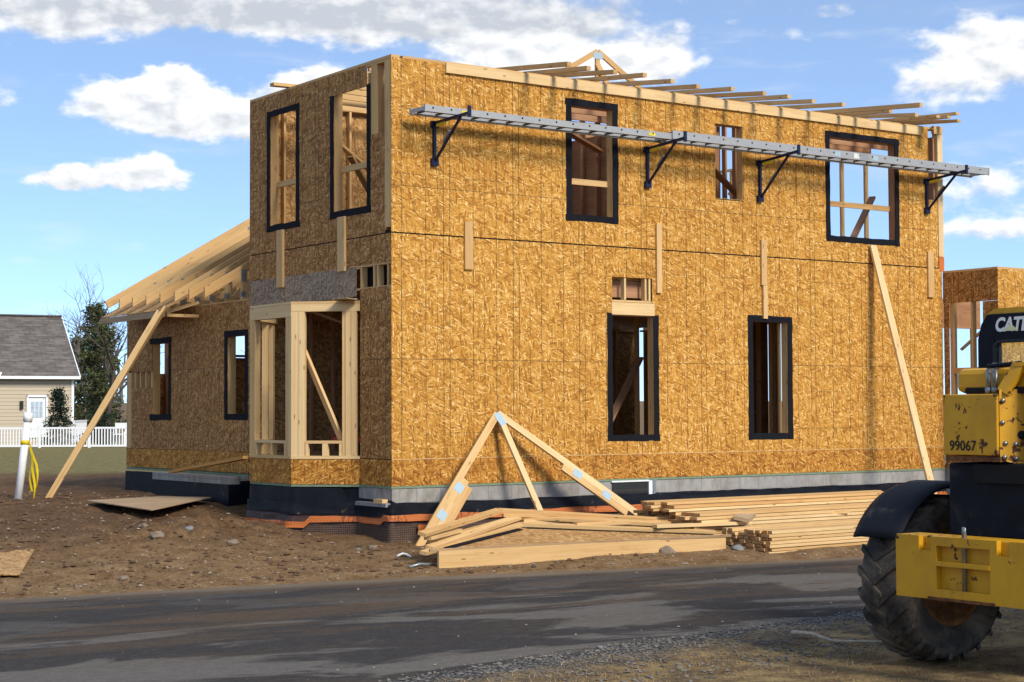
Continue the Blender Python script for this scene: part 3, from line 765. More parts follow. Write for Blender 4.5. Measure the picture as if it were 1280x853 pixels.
# lower storey partitions and rear wall
frame((7.4, 2.6), (11.2, 2.6), .36, 2.78, .4064, 'pine')
frame((3.2, 1.5), (11.2, 1.5), .36, 2.78, .61, 'pine', skip=((1.2, 2.1), (4.2, 4.9)))
frame((.3, 5.6), (4.6, 5.6), .33, 2.0, .4064, 'pine_shade')
part(MB().box(.3, 4.6, 5.66, 5.672, .33, 1.95), 'partition_sheathing', 'osb_plain')
part(MB().box(0.02, 4.3, 4.300, 4.312, .36, 2.78), 'partition_sheathing', 'osb_plain')
frame((.2, 4.2), (4.3, 4.2), .36, 2.78, .4064, 'pine_shade')
frame((11.40, .4), (11.40, 8.3), .36, 2.78, .4064, 'pine')
part(MB().box(11.452, 11.464, .3, 3.2, .3, 2.9), 'wall_sheathing', 'osb_plain')
part(MB().box(11.452, 11.464, 5.4, 8.3, .3, 2.9), 'wall_sheathing', 'osb_plain')
frame((4.6, 8.34), (11.3, 8.34), .36, 2.78, .61, 'pine')
part(MB().box(4.5, 5.6, 8.40, 8.412, .3, 2.9), 'wall_sheathing', 'osb_plain')
part(MB().box(9.9, 11.4, 8.40, 8.412, .3, 2.9), 'wall_sheathing', 'osb_plain')
part(MB().box(9.15, 9.75, 2.66, 2.672, .36, 2.7), 'partition_sheathing', 'pine_shade')
part(MB().box(10.2, 10.6, 2.66, 2.672, .36, 2.7), 'partition_sheathing', 'pine_shade')
frame((7.15, 1.5), (8.5, 1.5), 3.12, 6.0, .24, 'pine_shade')
for y in (.35, .75, 1.15, 1.6, 2.1): bd('ceiling_joist', (8.4, y, 5.86), (11.4, y, 5.86), .04, .12, 'pine_shade')
for y in (.4, .8, 1.2, 1.7, 2.4, 3.1): bd('ceiling_joist', (2.4, y, 5.86), (7.1, y, 5.86), .04, .12, 'pine_shade')
bd('brace', (9.3, .55, 3.3), (10.9, 1.1, 4.9), .12, .04, 'pine_shade')
for p, q in (((6.9, .6, 2.0), (8.4, 1.5, 2.7)), ((7.4, 1.2, .5), (7.9, 1.8, 2.4)), ((6.6, 1.0, 1.6), (8.3, 1.7, 2.6)), ((4.3, .9, .4), (5.4, 1.1, 1.9))):
    bd('brace', p, q, .13, .038, 'pine_shade')
bd('brace', (-.56, 1.62, 2.05), (-.06, 1.12, .42), .12, .04, 'pine_pale', side=(0, 1, 0), label='diagonal pale brace inside the bay window')
bd('brace', (.25, 2.9, 2.62), (1.9, .6, 1.6), .12, .04, 'pine_shade')

# --- bay window
B0 = Vector((-.723, 1.593, 0)); B1 = Vector((-.723, 2.911, 0)); A0 = Vector((0, .87, 0)); A1 = Vector((0, 3.634, 0))
def facemap(a, b):
    d = (b - a).normalized(); n = Vector((d.y, -d.x, 0))
    if n.x > 0: n = -n
    return lambda u, w, dep: tuple(a + d * u - n * dep + Vector((0, 0, w)))
bayroot = None
for a, b, mm in ((A0, B0, 'osb_damp'), (B0, B1, 'osb_damp'), (B1, A1, 'osb_damp')):
    L = (b - a).length
    o = wall(facemap(a, b), 0, 0, .0, L, 0, .362, [], TH).build('bay_window', mm, house if bayroot is None else bayroot)
    if bayroot is None: bayroot = o
    else: o.name = 'bay_sheathing'
def bayface(a, b, posts, hz0, hz1, o0, o1, crip, dep=.09):
    f = facemap(a, b); L = (b - a).length
    def bb(name, u0, u1, w0, w1, d0, d1, m='pine_pale'):
        u, w, d = (u0 + u1) / 2, (w0 + w1) / 2, (d0 + d1) / 2
        if w1 - w0 > u1 - u0:
            p, q = f(u, w0, d), f(u, w1, d); sdv = Vector(f(u1, w, d)) - Vector(f(u0, w, d)); W, H = u1 - u0, d1 - d0
        else:
            p, q = f(u0, w, d), f(u1, w, d); sdv = Vector((0, 0, 1)); W, H = w1 - w0, d1 - d0
        MB().board(p, q, W, H, sdv).build(name, m, bayroot)
    for u0, u1 in posts: bb('post', u0, u1, .372, hz0 - .003, -.004, dep)
    bb('header', 0.0, L, hz0, hz1, -.006, dep + .03)
    bb('top_plate', 0.0, L, hz1 + .002, hz1 + .035, -.008, dep + .03)
    bb('sill', o0, o1, .585, .625, -.002, dep + .02)
    bb('bottom_plate', 0, L, .364, .371 + .035, -.01, dep)
    for u0, u1 in crip: bb('cripple_stud', u0, u1, .408, .583, .0, dep)
LA = (B0 - A0).length
bayface(A0, B0, ((.05, .13), (.135, .215), (.225, .262), (LA - .20, LA - .105), (LA - .10, LA - .0)), 2.49, 2.60, .265, LA - .205, ((.48, .56), (.27, .31), (LA - .25, LA - .21)))
bayface(B0, B1, ((.0, .085), (.09, .17), (1.15, 1.20), (1.205, 1.318)), 2.42, 2.60, .175, 1.145, ((.18, .22), (.60, .64), (1.10, 1.14)))
bayface(B1, A1, ((.0, .09), (.10, .16), (LA - .15, LA - .06), (LA - .42, LA - .36)), 2.42, 2.60, .165, LA - .16, ((.45, .5),))
MB().prism([(-.06, .83, 2.642), (-.06, 1.2, 2.642), (-.42, .95, 2.642), (-.36, .62, 2.642)], (0, 0, .014)).build('plywood_scrap', 'pine_grey', bayroot)
bd('board', (-.745, 2.95, .36), (-.58, 6.02, .06), .14, .045, 'pine_orange', label='orange-stained board resting on the low porch foundation')
# something red on the floor behind the bay

# --- wing roof trusses
def plumb_chord(x0, x1, y, z, slope, h, t, name, m, parent):
    """sloping chord with plumb-cut ends"""
    mb = MB(); L = (x1 - x0) * math.sqrt(1 + slope * slope); z1 = z + slope * (x1 - x0); a, b = y - t / 2, y + t / 2
    A = [(x0, a, z), (x1, a, z1), (x1, a, z1 + h), (x0, a, z + h)]; B = [(p[0], b, p[2]) for p in A]
    mb.face(A, [(0, 0), (L, 0), (L, h), (0, h)]); mb.face(B[::-1], [(0, h), (L, h), (L, 0), (0, 0)])
    mb.face([A[0], B[0], B[1], A[1]], [(0, 0), (0, t), (L, t), (L, 0)]); mb.face([A[3], A[2], B[2], B[3]], [(0, 0), (L, 0), (L, t), (0, t)])
    mb.face([A[0], A[3], B[3], B[0]], [(0, 0), (.02, 0), (.02, .02), (0, .02)]); mb.face([A[1], B[1], B[2], A[2]], [(0, 0), (.02, 0), (.02, .02), (0, .02)])
    return mb.build(name, m, parent)
part(MB().prism([(.02, 8.92, 2.87), (4.6, 8.92, 2.87), (4.6, 8.92, 5.75), (.02, 8.92, 3.25)], (0, .012, 0)), 'gable_sheathing', 'osb_plain')
for i, y in enumerate((4.72, 5.30, 5.86, 6.44, 7.02, 7.60, 8.18)):
    sl = .583; xt = -.62; zt = 2.885; xr = 4.6
    dz = .045
    root = plumb_chord(xt, xr, y, zt - .01, sl, .165, .038, 'roof_truss', 'pine', house)
    root['label'] = 'roof truss over the low left wing'
    bd('bottom_chord', (.03, y, 2.905), (5.2, y, 2.905), .09, .038, 'pine', root, side=(0, 0, 1))
    bd('heel_web', (.08, y, 2.95), (.08, y, 3.19), .10, .036, 'pine', root, side=(1, 0, 0))
    for x in (.95, 1.6, 3.0): bd('web', (x, y, 2.96), (x, y, zt + sl * (x - xt) - .02), .09, .036, 'pine', root, side=(1, 0, 0))
    bd('web', (.98, y, 3.0), (2.6, y, zt + sl * (2.6 - xt) - .05), .09, .034, 'pine', root, side=(0, 0, 1))
    for x, z0, z1 in ((.07, 3.16, 3.36), (.05, 2.91, 3.0), (1.92, 4.33, 4.47), (1.0, 2.87, 2.97)):
        part(MB().box(x - .05, x + .05, y - .0235, y - .0195, z0, z1), 'gusset_plate', 'galvanised', root)
root = bd('roof_truss', (-.62, 8.76, 2.97), (4.6, 8.76, 6.01), .14, .038, 'pine', side=(0, 0, 1))
root['label'] = 'end rafter at the far edge of the low left wing roof'
bd('bottom_chord', (.03, 8.76, 2.905), (5.2, 8.76, 2.905), .09, .038, 'pine', root, side=(0, 0, 1))
bd('wing_plate', (.07, 4.4, 2.85), (.07, 9.3, 2.85), .14, .018, 'pine')
# sheathed eave at the far end of the wing
ev = part(MB().prism([(-.62, 6.35, 2.745), (-.62, 9.02, 2.745), (-.03, 9.02, 3.06), (-.03, 6.35, 3.06)], (0, 0, .014)), 'eave_sheathing', 'osb_plain')
bd('sub_fascia', (-.60, 6.3, 2.69), (-.60, 9.05, 2.69), .10, .038, 'pine_grey', ev, side=(0, 0, 1))
for p, q in (((-.58, 6.22, 2.665), (-.02, 6.22, 2.665)), ((-.58, 6.22, 2.72), (-.02, 6.22, 2.90))): bd('soffit_frame', p, q, .05, .04, 'pine', ev, side=(0, 0, 1))
bd('soffit_frame', (-.57, 6.2, 2.64), (-.57, 6.2, 2.80), .05, .04, 'pine', ev, side=(1, 0, 0))
# wing wall framing seen in its holes
for y in (8.2, 8.46, 8.70, 8.94): bd('wall_stud', (.05, y, .9), (.05, y, 2.3), .09, .045, 'pine', side=(1, 0, 0))
part(MB().box(.10, .112, 8.2, 8.96, 1.40, 1.85), 'backing_board', 'pine_shade')
bd('corner_stud', (.05, 9.19, .38), (.05, 9.19, 1.8), .1, .2, 'pine', side=(1, 0, 0))
part(MB().box(.0, 3.0, 9.285, 9.298, .06, 1.76), 'wall_sheathing', 'osb_shade')
bd('wall_stud', (.75, 9.24, .3), (.75, 9.24, 2.84), .09, .04, 'pine_shade', side=(0, 1, 0))

# --- right addition
AX = 11.49
LFA = lambda u, w, d: (AX + d, u, w)
FRA = lambda u, w, d: (AX + u, -1.213 + d, w)
ad = part(wall(LFA, 0, 0, -1.20, 0, 2.92, 3.46, [], TH), 'addition_wall', 'osb_shade')
part(wall(LFA, 0, 0, -1.20, -.012, 0, 2.915, [(-.88, -.13, .9, 2.95)], TH), 'wall_sheathing', 'osb_shade', ad)
part(wall(FRA, 0, 0, 0, 4.6, 0, 3.46, [(1.2, 2.2, .8, 2.5)], TH), 'wall_sheathing', 'osb', ad)
part(MB().box(AX, AX + 4.6, -1.21, -1.1, 3.463, 3.50), 'top_plate', 'pine', ad)
part(MB().box(AX, AX + .11, -1.09, 0, 3.463, 3.50), 'top_plate', 'pine', ad)
for y in (-.17, -.62): bd('stud', (AX + .07, y, .9), (AX + .07, y, 2.93), .10, .07 if y > -.3 else .04, 'pine', ad, side=(1, 0, 0))
bd('sill', (AX + .07, -.88, 1.72), (AX + .07, -.14, 1.72), .09, .10, 'pine', ad)
bd('brace', (AX + .35, -.1, 2.1), (AX + .75, -.85, 2.85), .12, .04, 'pine_pale', ad)
for x in (2.2, 2.9, 3.6, 4.4): bd('stud', (AX + x, 3.0, .3), (AX + x, 3.0, 3.4), .09, .05, 'pine_shade', ad)
bd('header', (AX + 1.2, 3.0, 3.0), (AX + 4.6, 3.0, 3.0), .09, .6, 'pine_shade', ad)

part(MB().box(AX + .02, AX + 4.58, -1.20, 3.0, -1.2, -.004), 'addition_foundation', 'concrete_block', ad)
part(MB().box(AX + .1, AX + 4.5, -1.1, 2.95, .0, .05), 'floor_deck', 'osb_plain', ad)
# --- foundation
part(MB().box(.012, 11.5, .014, .2, -1.3, -.034).box(.014, .2, .21, 9.28, -1.3, -.03), 'foundation_wall', 'concrete_block')
part(MB().box(-.004, 11.5, .002, .2, -.033, -.003).box(-.004, .19, .21, 4.3, -.029, -.003).box(.004, .19, 4.4, 9.3, .01, .05), 'sill_plate', 'treated')
bayf = MB().prism([(0.02, .92, -1.2), (-.70, 1.612, -1.2), (-.70, 2.89, -1.2), (.02, 3.61, -1.2)], (0, 0, 1.165)); part(bayf, 'bay_foundation', 'membrane')
part(MB().prism([(0.0, .88, -.034), (-.718, 1.598, -.034), (-.718, 2.905, -.034), (.0, 3.62, -.034)], (0, 0, .03)), 'sill_plate', 'treated')
def wavy(name, m, path, top, bot, off0, off1, amp, seed, uvs=1.0):
    """hanging strip along a polyline of (x, y, nx, ny)"""
    mb = MB(); acc = 0; rows = []
    pts = []
    for (a, b) in zip(path, path[1:]):
        L = math.hypot(b[0] - a[0], b[1] - a[1]); n = max(2, int(L / .08))
        for k in range(n): 
            t = k / n; pts.append([a[i] + (b[i] - a[i]) * t for i in range(len(a))] + [acc + L * t])
        acc += L
    pts.append(list(path[-1]) + [acc])
    nr = 5
    for p in pts:
        s = p[-1]
        zt = (top(s) if callable(top) else top) + amp * fbm(s * 1.3 + seed, seed, 3); zb = (bot(s) if callable(bot) else bot) + amp * .8 * fbm(s * 1.1 + seed, seed + 7, 3)
        r = []
        for k in range(nr + 1):
            t = k / nr; o = off0 + (off1 - off0) * t + .03 * fbm(s * 2.5, t * 2 + seed, 3) + .012 * fbm(s * 9, t * 5 + seed, 2)
            o = max(o, .004)
            r.append(((p[0] + p[2] * o, p[1] + p[3] * o, zt + (zb - zt) * t), (s, zt + (zb - zt) * t)))
        rows.append(r)
    for a, b in zip(rows, rows[1:]):
        for k in range(nr): mb.face([a[k][0], a[k + 1][0], b[k + 1][0], b[k][0]], [a[k][1], a[k + 1][1], b[k + 1][1], b[k][1]], sm=True)
    return part(mb, name, m)
s2 = .7071
fp = [(0, 4.3, -1, 0), (0, 3.62, -1, -.4), (-.71, 2.90, -1, .0), (-.71, 1.6, -1, -.4), (0, .88, -.8, -.6), (0, .0, -.8, -.8), (11.4, 0, 0, -1)]
bay_len = .99 + .68 + 1.3 + 1.03
wavy('waterproof_membrane', 'membrane', fp, lambda s: -.045 if s < bay_len - .25 else (-.20 if s < 4.9 else -.235), lambda s: -.9, .012, .05, .05, 3)
wavy('waterproof_membrane', 'membrane', fp, lambda s: -.25, lambda s: -.42, .055, .075, .06, 12)
wavy('protection_board', 'dimple_board', fp, lambda s: -.42, lambda s: -.56, .05, .085, .04, 21)
wavy('safety_band', 'orange_band', fp[2:], lambda s: -.53 if s < 1.6 else (-.45 if s < 3 else -.40), lambda s: -.61 if s < 1.6 else (-.535 if s < 3 else -.485), .10, .12, .05, 33)['label'] = 'orange mesh band along the foot of the foundation'
wavy('dimple_sheet', 'dimple', fp[2:], lambda s: -.54, lambda s: -1.0, .085, .11, .02, 41)
for s_, w_ in ((.45, .13), (.9, .1), (1.7, .12), (2.6, .1), (3.0, .09)):
    x = -.1 + s_; part(MB().box(x, x + w_, -.135, -.128, -.64, -.54), 'band_tab', 'orange_net')
part(MB().box(-.09, .01, .02, .86, -.29, -.235), 'mortar_ledge', 'rock_grey')
# basement window
bw = part(MB().box(3.92, 4.62, -.006, .012, -.55, -.05), 'basement_window', 'window_glass')
part(MB().box(4.63, 4.70, -.02, .012, -.6, -.04).box(3.9, 4.63, -.02, .012, -.052, -.03).box(3.9, 4.63, -.02, .012, -.6, -.56), 'window_frame', 'trim_white', bw)
part(MB().box(4.705, 4.76, -.03, .012, -.62, -.03), 'window_well', 'galvanised', bw)
# porch stub foundation at the wing
pf = part(MB().box(-.40, -.22, 4.27, 7.22, -.17, .02).box(-.21, .0, 4.28, 4.45, -.17, .018), 'porch_foundation', 'concrete_block')
part(MB().box(-.412, -.20, 4.262, 7.23, -.9, -.10), 'membrane_coat', 'membrane', pf)
part(MB().box(-.2, .0, 4.262, 4.46, -.9, -.05).box(-.02, .0, 4.47, 9.3, -.9, -.02), 'membrane_coat', 'membrane', pf)

# ================================================================== SCAFFOLD
def plank(name, x0, x1, y0, y1, z0, h, label, ntag):
    r = empty(name, ((x0 + x1) / 2, (y0 + y1) / 2, z0), label, 'scaffold plank', 'aluminium ladder planks on wall brackets')
    for y in (y0, y1):
        s_ = 1 if y == y0 else -1
        mb = MB()
        mb.box(x0, x1, min(y, y + s_ * .004), max(y, y + s_ * .004), z0, z0 + h)
        mb.box(x0, x1, min(y + s_ * .0045, y + s_ * .03), max(y + s_ * .0045, y + s_ * .03), z0 + h - .004, z0 + h)
        mb.box(x0, x1, min(y + s_ * .0045, y + s_ * .03), max(y + s_ * .0045, y + s_ * .03), z0, z0 + .004)
        rail_ = mb.build('side_rail', 'aluminium', r)
        if y == y0:
            n = int((x1 - x0) / .305)
            for k in range(n):
                x = x0 + .12 + k * .305
                MB().lathe((x, y0 - .001, z0 + h * .62), (0, -1, 0), [(0, .0145), (.004, .0145), (.005, 0)], 10).build('rivet', 'bolt', rail_)
    for ya in (y0 + .034, y1 - .094): MB().box(x0 + .02, x1 - .02, ya, ya + .06, z0 + .006, z0 + .014).build('flange', 'dark_alu', r)
    n = int((x1 - x0) / .305)
    for k in range(n):
        x = x0 + .12 + k * .305
        MB().tube([(x, y0 + .006, z0 + h * .45), (x, y1 - .006, z0 + h * .45)], .017, 8).build('rung', 'dark_alu', r)
    for x in (x0, x1):
        MB().box(x - .012, x + .012, y0 - .006, y0 + .035, z0 - .004, z0 + h + .006).build('end_cap', 'aluminium', r)
        MB().box(x - .012, x + .012, y1 - .035, y1 + .006, z0 - .004, z0 + h + .006).build('end_cap', 'aluminium', r)
        MB().box(x - .01, x + .01, y0 + .036, y1 - .036, z0 + .02, z0 + h - .02).build('end_plate', 'aluminium', r)
    for dx, c in ntag: MB().box(x0 + dx, x0 + dx + .13, y0 - .003, y0 - .0005, z0 + .02, z0 + h - .025).build('sticker', c, r)
    return r
plank('ladder_plank', .19, 4.75, -.60, -.20, 5.185, .092, 'aluminium ladder plank left of the other, its end near the house corner', [(.6, 'yellow_label'), (4.0, 'yellow_label')])
plank('ladder_plank', 4.66, 12.03, -.62, -.20, 5.195, .125, 'longer aluminium ladder plank reaching out past the right house corner', [(3.5, 'galv_pale'), (3.95, 'white_label'), (4.4, 'galv_pale')])
def bracket(x, zt, zb, label):
    r = empty('wall_bracket', (x, 0, zb), label, 'scaffold bracket', 'blue steel scaffold brackets')
    tip = -.92; za = 5.165
    MB().board((x, -.03, zb), (x, -.03, zt), .04, .045, (1, 0, 0)).build('upright', 'blue_steel', r)
    MB().board((x, -.04, zt), (x, tip, za), .035, .04, (1, 0, 0)).build('arm', 'blue_steel', r)
    MB().board((x, -.05, zb + .02), (x, tip + .22, za - .03), .03, .032, (1, 0, 0)).build('strut', 'blue_steel', r)
    MB().board((x, -.26, zb + .26), (x, -.42, zb + .40), .034, .034, (1, 0, 0)).build('strut_sleeve', 'galvanised', r)
    MB().box(x - .025, x + .025, tip - .015, tip + .012, za - .06, za + .10).build('end_post', 'blue_steel', r)
    MB().box(x - .055, x + .055, -.06, -.003, zt - .06, zt + .03).build('top_plate', 'blue_steel', r)
    MB().box(x - .055, x + .055, -.06, -.003, zb - .05, zb + .05).build('foot_plate', 'blue_steel', r)
    MB().board((x, -.10, zt - .035), (x, -.32, zt - .02), .03, .045, (1, 0, 0)).build('warning_label', 'yellow_label', r)
for x, zt, zb, l in ((.70, 5.14, 4.58, 'blue bracket under the free end of the shorter ladder plank near the house corner'), (4.64, 5.11, 4.55, 'blue bracket where the two ladder planks overlap'),
                  (7.03, 5.09, 4.49, 'blue bracket between the small bare window and the wide upper window'), (11.07, 5.09, 4.55, 'blue bracket at the right house corner below the plank end')):
    bracket(x, zt, zb, l)

# ================================================================== LEANING BOARDS AND TRUSS
def loose(name, p, q, w, h, m, label, cat='board', group=None, side=None):
    o = MB().board(p, q, w, h, side).build(name, m); return tag(o, label, cat, group)
gz = ground_z
loose('leaning_board', (9.66, -.04, 3.86), (9.59, -1.47, -.72), .15, .04, 'pine_pale', 'pale board leaning on the front wall beneath the wide upper window', side=(1, 0, 0))
brL = empty('leaning_brace', (-2.36, 7.0, -.4), 'long doubled board propping the left wing eave from the dirt', 'brace')
d_ = Vector((-.66, 6.1, 2.80)) - Vector((-2.36, 7.0, gz(-2.36, 7.0) - .03))
MB().board(Vector((-.66, 6.1, 2.80)), Vector((-2.36, 7.0, -.42)), .13, .038, (1, 1, 0)).build('board', 'pine', brL)
MB().board(Vector((-.68, 6.05, 2.82)) + Vector((-.10, .03, -.1)), Vector((-2.36, 7.0, -.42)) + Vector((.02, -.04, .05)), .038, .10, (1, 1, 0)).build('board', 'pine_pale', brL)

tr = empty('leaning_truss', (1.0, -.7, -.75), 'triangular roof truss piece leaning against the front wall beside the lower left corner', 'roof truss')
NT = Vector((0, -.94, .343)).normalized()
def tp(x, z, o=0): return Vector((x, -.12 - (1 - z) * .365, z)) + NT * o
def tboard(name, a, b, w, m='pine_pale', o=0, t=.038):
    MB().board(tp(*a, o), tp(*b, o), t, w, NT).build(name, m, tr)
def off(a, b, d):
    v = Vector((b[0] - a[0], (b[1] - a[1]) * 1.065)); v.normalize(); n = Vector((-v.y, v.x))
    return lambda p: (p[0] + n.x * d, p[1] + n.y * d)
LC = ((1.70, 1.0), (-.06, -.80)); f1 = off(*LC, .098); f2 = off(*LC, .188)
tboard('top_chord', LC[0], LC[1], .105)
tboard('chord_block', f1((.86, .14)), f1((.24, -.50)), .10, 'pine'); tboard('chord_block', f2((.82, .10)), f2((.28, -.46)), .10, 'pine')
RC = ((1.72, 1.0), (3.86, -.50)); f3 = off(*RC, -.10)
tboard('top_chord', RC[0], RC[1], .105); tboard('chord_block', f3((2.72, .30)), f3((3.72, -.40)), .11, 'pine'); 
tboard('web', (1.74, .93), (2.10, -.42), .095)
def gus(c, ang, w, h):
    c3 = tp(*c, .0215); e = Vector((math.cos(ang), -.365 * -math.sin(ang) * .94, math.sin(ang))).normalized()
    MB().board(c3 - e * w / 2, c3 + e * w / 2, .002, h, NT).build('gusset_plate', 'galv_pale', tr)
gus((1.73, .92), rad(-60), .2, .12)
for c in ((.75, .00), (.38, -.36), (.13, -.6)): gus((c[0] + .03, c[1] - .03), rad(45), .15, .13)
for c in ((2.93, .13), (3.38, -.19)): gus((c[0] - .03, c[1] - .02), rad(-35), .15, .12)

# ================================================================== FLAT GABLE FRAMES
def gable(name, apex, left, right, w, label, sheath=None, base=None, extra=()):
    r = empty(name, tuple((Vector(left) + Vector(right)) / 2), label, 'gable frame', 'gable frames lying in front of the house')
    n = (Vector(left) - Vector(apex)).cross(Vector(right) - Vector(apex)).normalized()
    if n.z < 0: n = -n
    MB().board(apex, left, .045, w, n).build('rake_board', 'pine', r)
    MB().board(apex, right, .045, w, n).build('rake_board', 'pine', r)
    if base: MB().board(base[0], base[1], .045, base[2], (0, 1, 0)).build('base_board', 'pine', r)
    if sheath:
        P = [Vector(p) for p in sheath]
        mb = MB(); A = P; Bq = [p - n * .012 for p in P]
        mb.prism(A, -n * .012); mb.build('sheathing', 'osb_plain', r)
        for a_, b_, q_ in ((P[0], P[1], P[2]), (P[0], P[2], P[1])):
            e_ = (b_ - a_).normalized(); i_ = (q_ - a_); i_ = (i_ - e_ * i_.dot(e_)).normalized() * (.10 if q_ is P[2] else .03)
            MB().board(a_ + i_ + n * .012 + e_ * .12, b_ + i_ + n * .012 - e_ * .25, .006, .085 if q_ is P[2] else .03, n).build('dark_edge', 'tape', r)
        MB().board(P[1] + n * .0, P[2] + n * .0, .03, .03, n).build('base_edging', 'pine_grey', r)  # grey edging along the base of the triangle
    for a, b, ww, m in extra: MB().board(a, b, .045, ww, (0, 0, 1)).build('web', m, r)
    return r
gable('gable_frame', (1.20, -1.42, -.50), (-1.0, -2.38, -.72), (3.75, -2.5, -.665), .10, 'lowest gable frame with an OSB triangle and deep front base board on the dirt',
      sheath=[(1.1, -1.47, -.545), (-1.02, -2.56, -.675), (3.6, -2.98, -.675)], base=((-.92, -2.60, -.80), (3.52, -2.95, -.80), .235))
gable('gable_frame', (1.22, -1.35, -.40), (-.86, -2.30, -.665), (4.1, -2.0, -.62), .11, 'middle gable frame of bare boards stacked between the other two',
      extra=[((1.25, -1.34, -.46), (2.6, -1.5, -.52), .16, 'pine'), ((-.7, -2.1, -.60), (1.1, -1.35, -.42), .1, 'pine'), ((1.9, -1.7, -.52), (3.9, -1.75, -.54), .09, 'pine_pale'), ((-.3, -1.9, -.58), (.9, -1.45, -.45), .09, 'pine')])
gable('gable_frame', (.90, -1.32, -.31), (-.98, -2.32, -.49), (4.2, -1.75, -.58), .115, 'topmost gable frame, plain boards with a blunt left end, above the other frames',
      extra=[((-.85, -2.25, -.55), (-.15, -1.9, -.50), .11, 'pine'), ((.9, -1.40, -.37), (2.0, -1.45, -.41), .05, 'pine')])
gl = MB().tube([(-1.25, -2.45, -.875), (-1.1, -2.45, -.845), (-.9, -2.42, -.86), (-.6, -2.3, -.93)], .018, 8).build('conduit_pipe', 'galvanised'); tag(gl, 'short grey plastic pipe poking from under the gable frames', 'pipe')

# ================================================================== LUMBER STACKS
def stack(x0, y0, z0, cols, rows, w, h, L, dx, group, label, tilt=0, ry=0.0, dirv=(1, 0, 0), jit=.12):
    d = Vector(dirv).normalized(); s = Vector((-d.y, d.x, 0))
    for j in range(rows):
        for i in range(cols):
            if random.random() < .06 and j == rows - 1: continue
            o = Vector((x0, y0, z0 + (j + .5) * h)) + s * ((i + .5) * w)
            a = o + d * random.uniform(-jit, jit) + s * random.uniform(-.004, .004); b = a + d * (L + random.uniform(-.15, .15))
            m = random.choice(['pine_pale', 'pine_pale', 'pine', 'pine'])
            mb = MB().board(a + s * random.uniform(-.012, .012), b + s * random.uniform(-.012, .012), w - .008, h - random.uniform(.004, .010), s, endmi=1)
            ob = mb.build('lumber_board', [m, 'endgrain']); tag(ob, label, 'board', group)
g1 = 'boards of the low front lumber stack'; l1 = 'pale board in the low front lumber stack whose cut ends face the gable frames'
stack(3.86, -3.50, -.925, 10, 7, .092, .047, 4.4, 0, g1, l1, dirv=(1, .035, 0), jit=.05)
g2 = 'boards of the long rear lumber stack'; l2 = 'pale long board in the rear lumber stack against the foundation'
stack(3.55, -2.35, -.80, 9, 8, .14, .05, 4.7, 0, g2, l2, dirv=(1, .02, 0), jit=.10)
stack(3.40, -1.95, -.398, 5, 3, .14, .045, 5.0, 0, g2, l2, dirv=(1, .03, 0), jit=.12)
loose('lumber_board', (2.9, -2.2, -.56), (4.45, -2.45, -.56), .14, .045, 'pine_pale', 'short board lying askew on the front lumber stack near the gable tips')
loose('lumber_board', (4.2, -2.55, -.50), (4.75, -2.15, -.43), .22, .05, 'pine_grey', 'short wide grey offcut tilted on top of the lumber stacks', side=(-.6, .8, .2))
loose('lumber_board', (2.6, -1.5, -.50), (6.6, -2.3, -.49), .09, .045, 'pine', 'long board lying slantwise from the gable frames onto the rear lumber')
for x, y, z, lb in ((3.55, -1.2, -.44, 'upper of two short blocks beside the basement window'), (3.2, -1.35, -.50, 'lower of two short blocks beside the basement window')):
    loose('wood_block', (x, y, z), (x + .42, y + .06, z), .14, .06, 'pine_grey', lb, 'wood block')
loose('wood_block', (-.05, .10, -.213), (-.05, .34, -.213), .09, .06, 'pine', 'small offcut block on the mortar ledge by the house corner', 'wood block')
tag(MB().tube([(8.0, -1.9, -.26), (8.3, -1.75, -.22), (8.7, -1.6, -.27)], [.05, .07, .04], 8).build('rolled_netting', 'orange_net'), 'crumpled orange netting on the right end of the lumber', 'netting')

# ================================================================== PANELS ON THE GROUND
def sheet(name, c, m, label, t=.014):
    P = [Vector(p) for p in c]; n = (P[1] - P[0]).cross(P[2] - P[0]).normalized()
    o = MB().prism(P, n * t * (1 if n.z > 0 else -1)).build(name, m); return tag(o, label, 'wood sheet')
sheet('plywood_sheet', [(-2.36, 5.25, -.335), (-.66, 6.22, -.36), (-.5, 4.72, -.325), (-2.28, 2.95, -.385)], 'pine_grey', 'grey weathered plywood sheet lying on the dirt before the low porch foundation')
sp = sheet('osb_sheet', [(-4.72, 1.0, -.70), (-5.72, -1.28, -.80), (-6.98, -.62, -.78), (-5.9, 1.7, -.68)], 'osb_plain', 'OSB sheet with faded dark stamp lying on the dirt at the road side')
# faded printed stamp: block of short dark dashes along one side
P0 = Vector((-4.72, 1.0, -.70)); ax = (Vector((-5.72, -1.28, -.80)) - P0); Lx = ax.length; ax.normalize(); ay = (Vector((-5.9, 1.7, -.68)) - P0); ay = (ay - ax * ay.dot(ax)).normalized()
st = MB(); nn = ax.cross(ay); nn = nn if nn.z > 0 else -nn
for i in range(15):
    for k in range(4):
        if random.random() < .22: continue
        a = P0 + ax * (.22 + i * .13) + ay * (.50 + k * .09) + nn * .017
        st.face([a, a + ax * .085, a + ax * .085 + ay * .05, a + ay * .05])
st.build('printed_stamp', 'tape', sp)

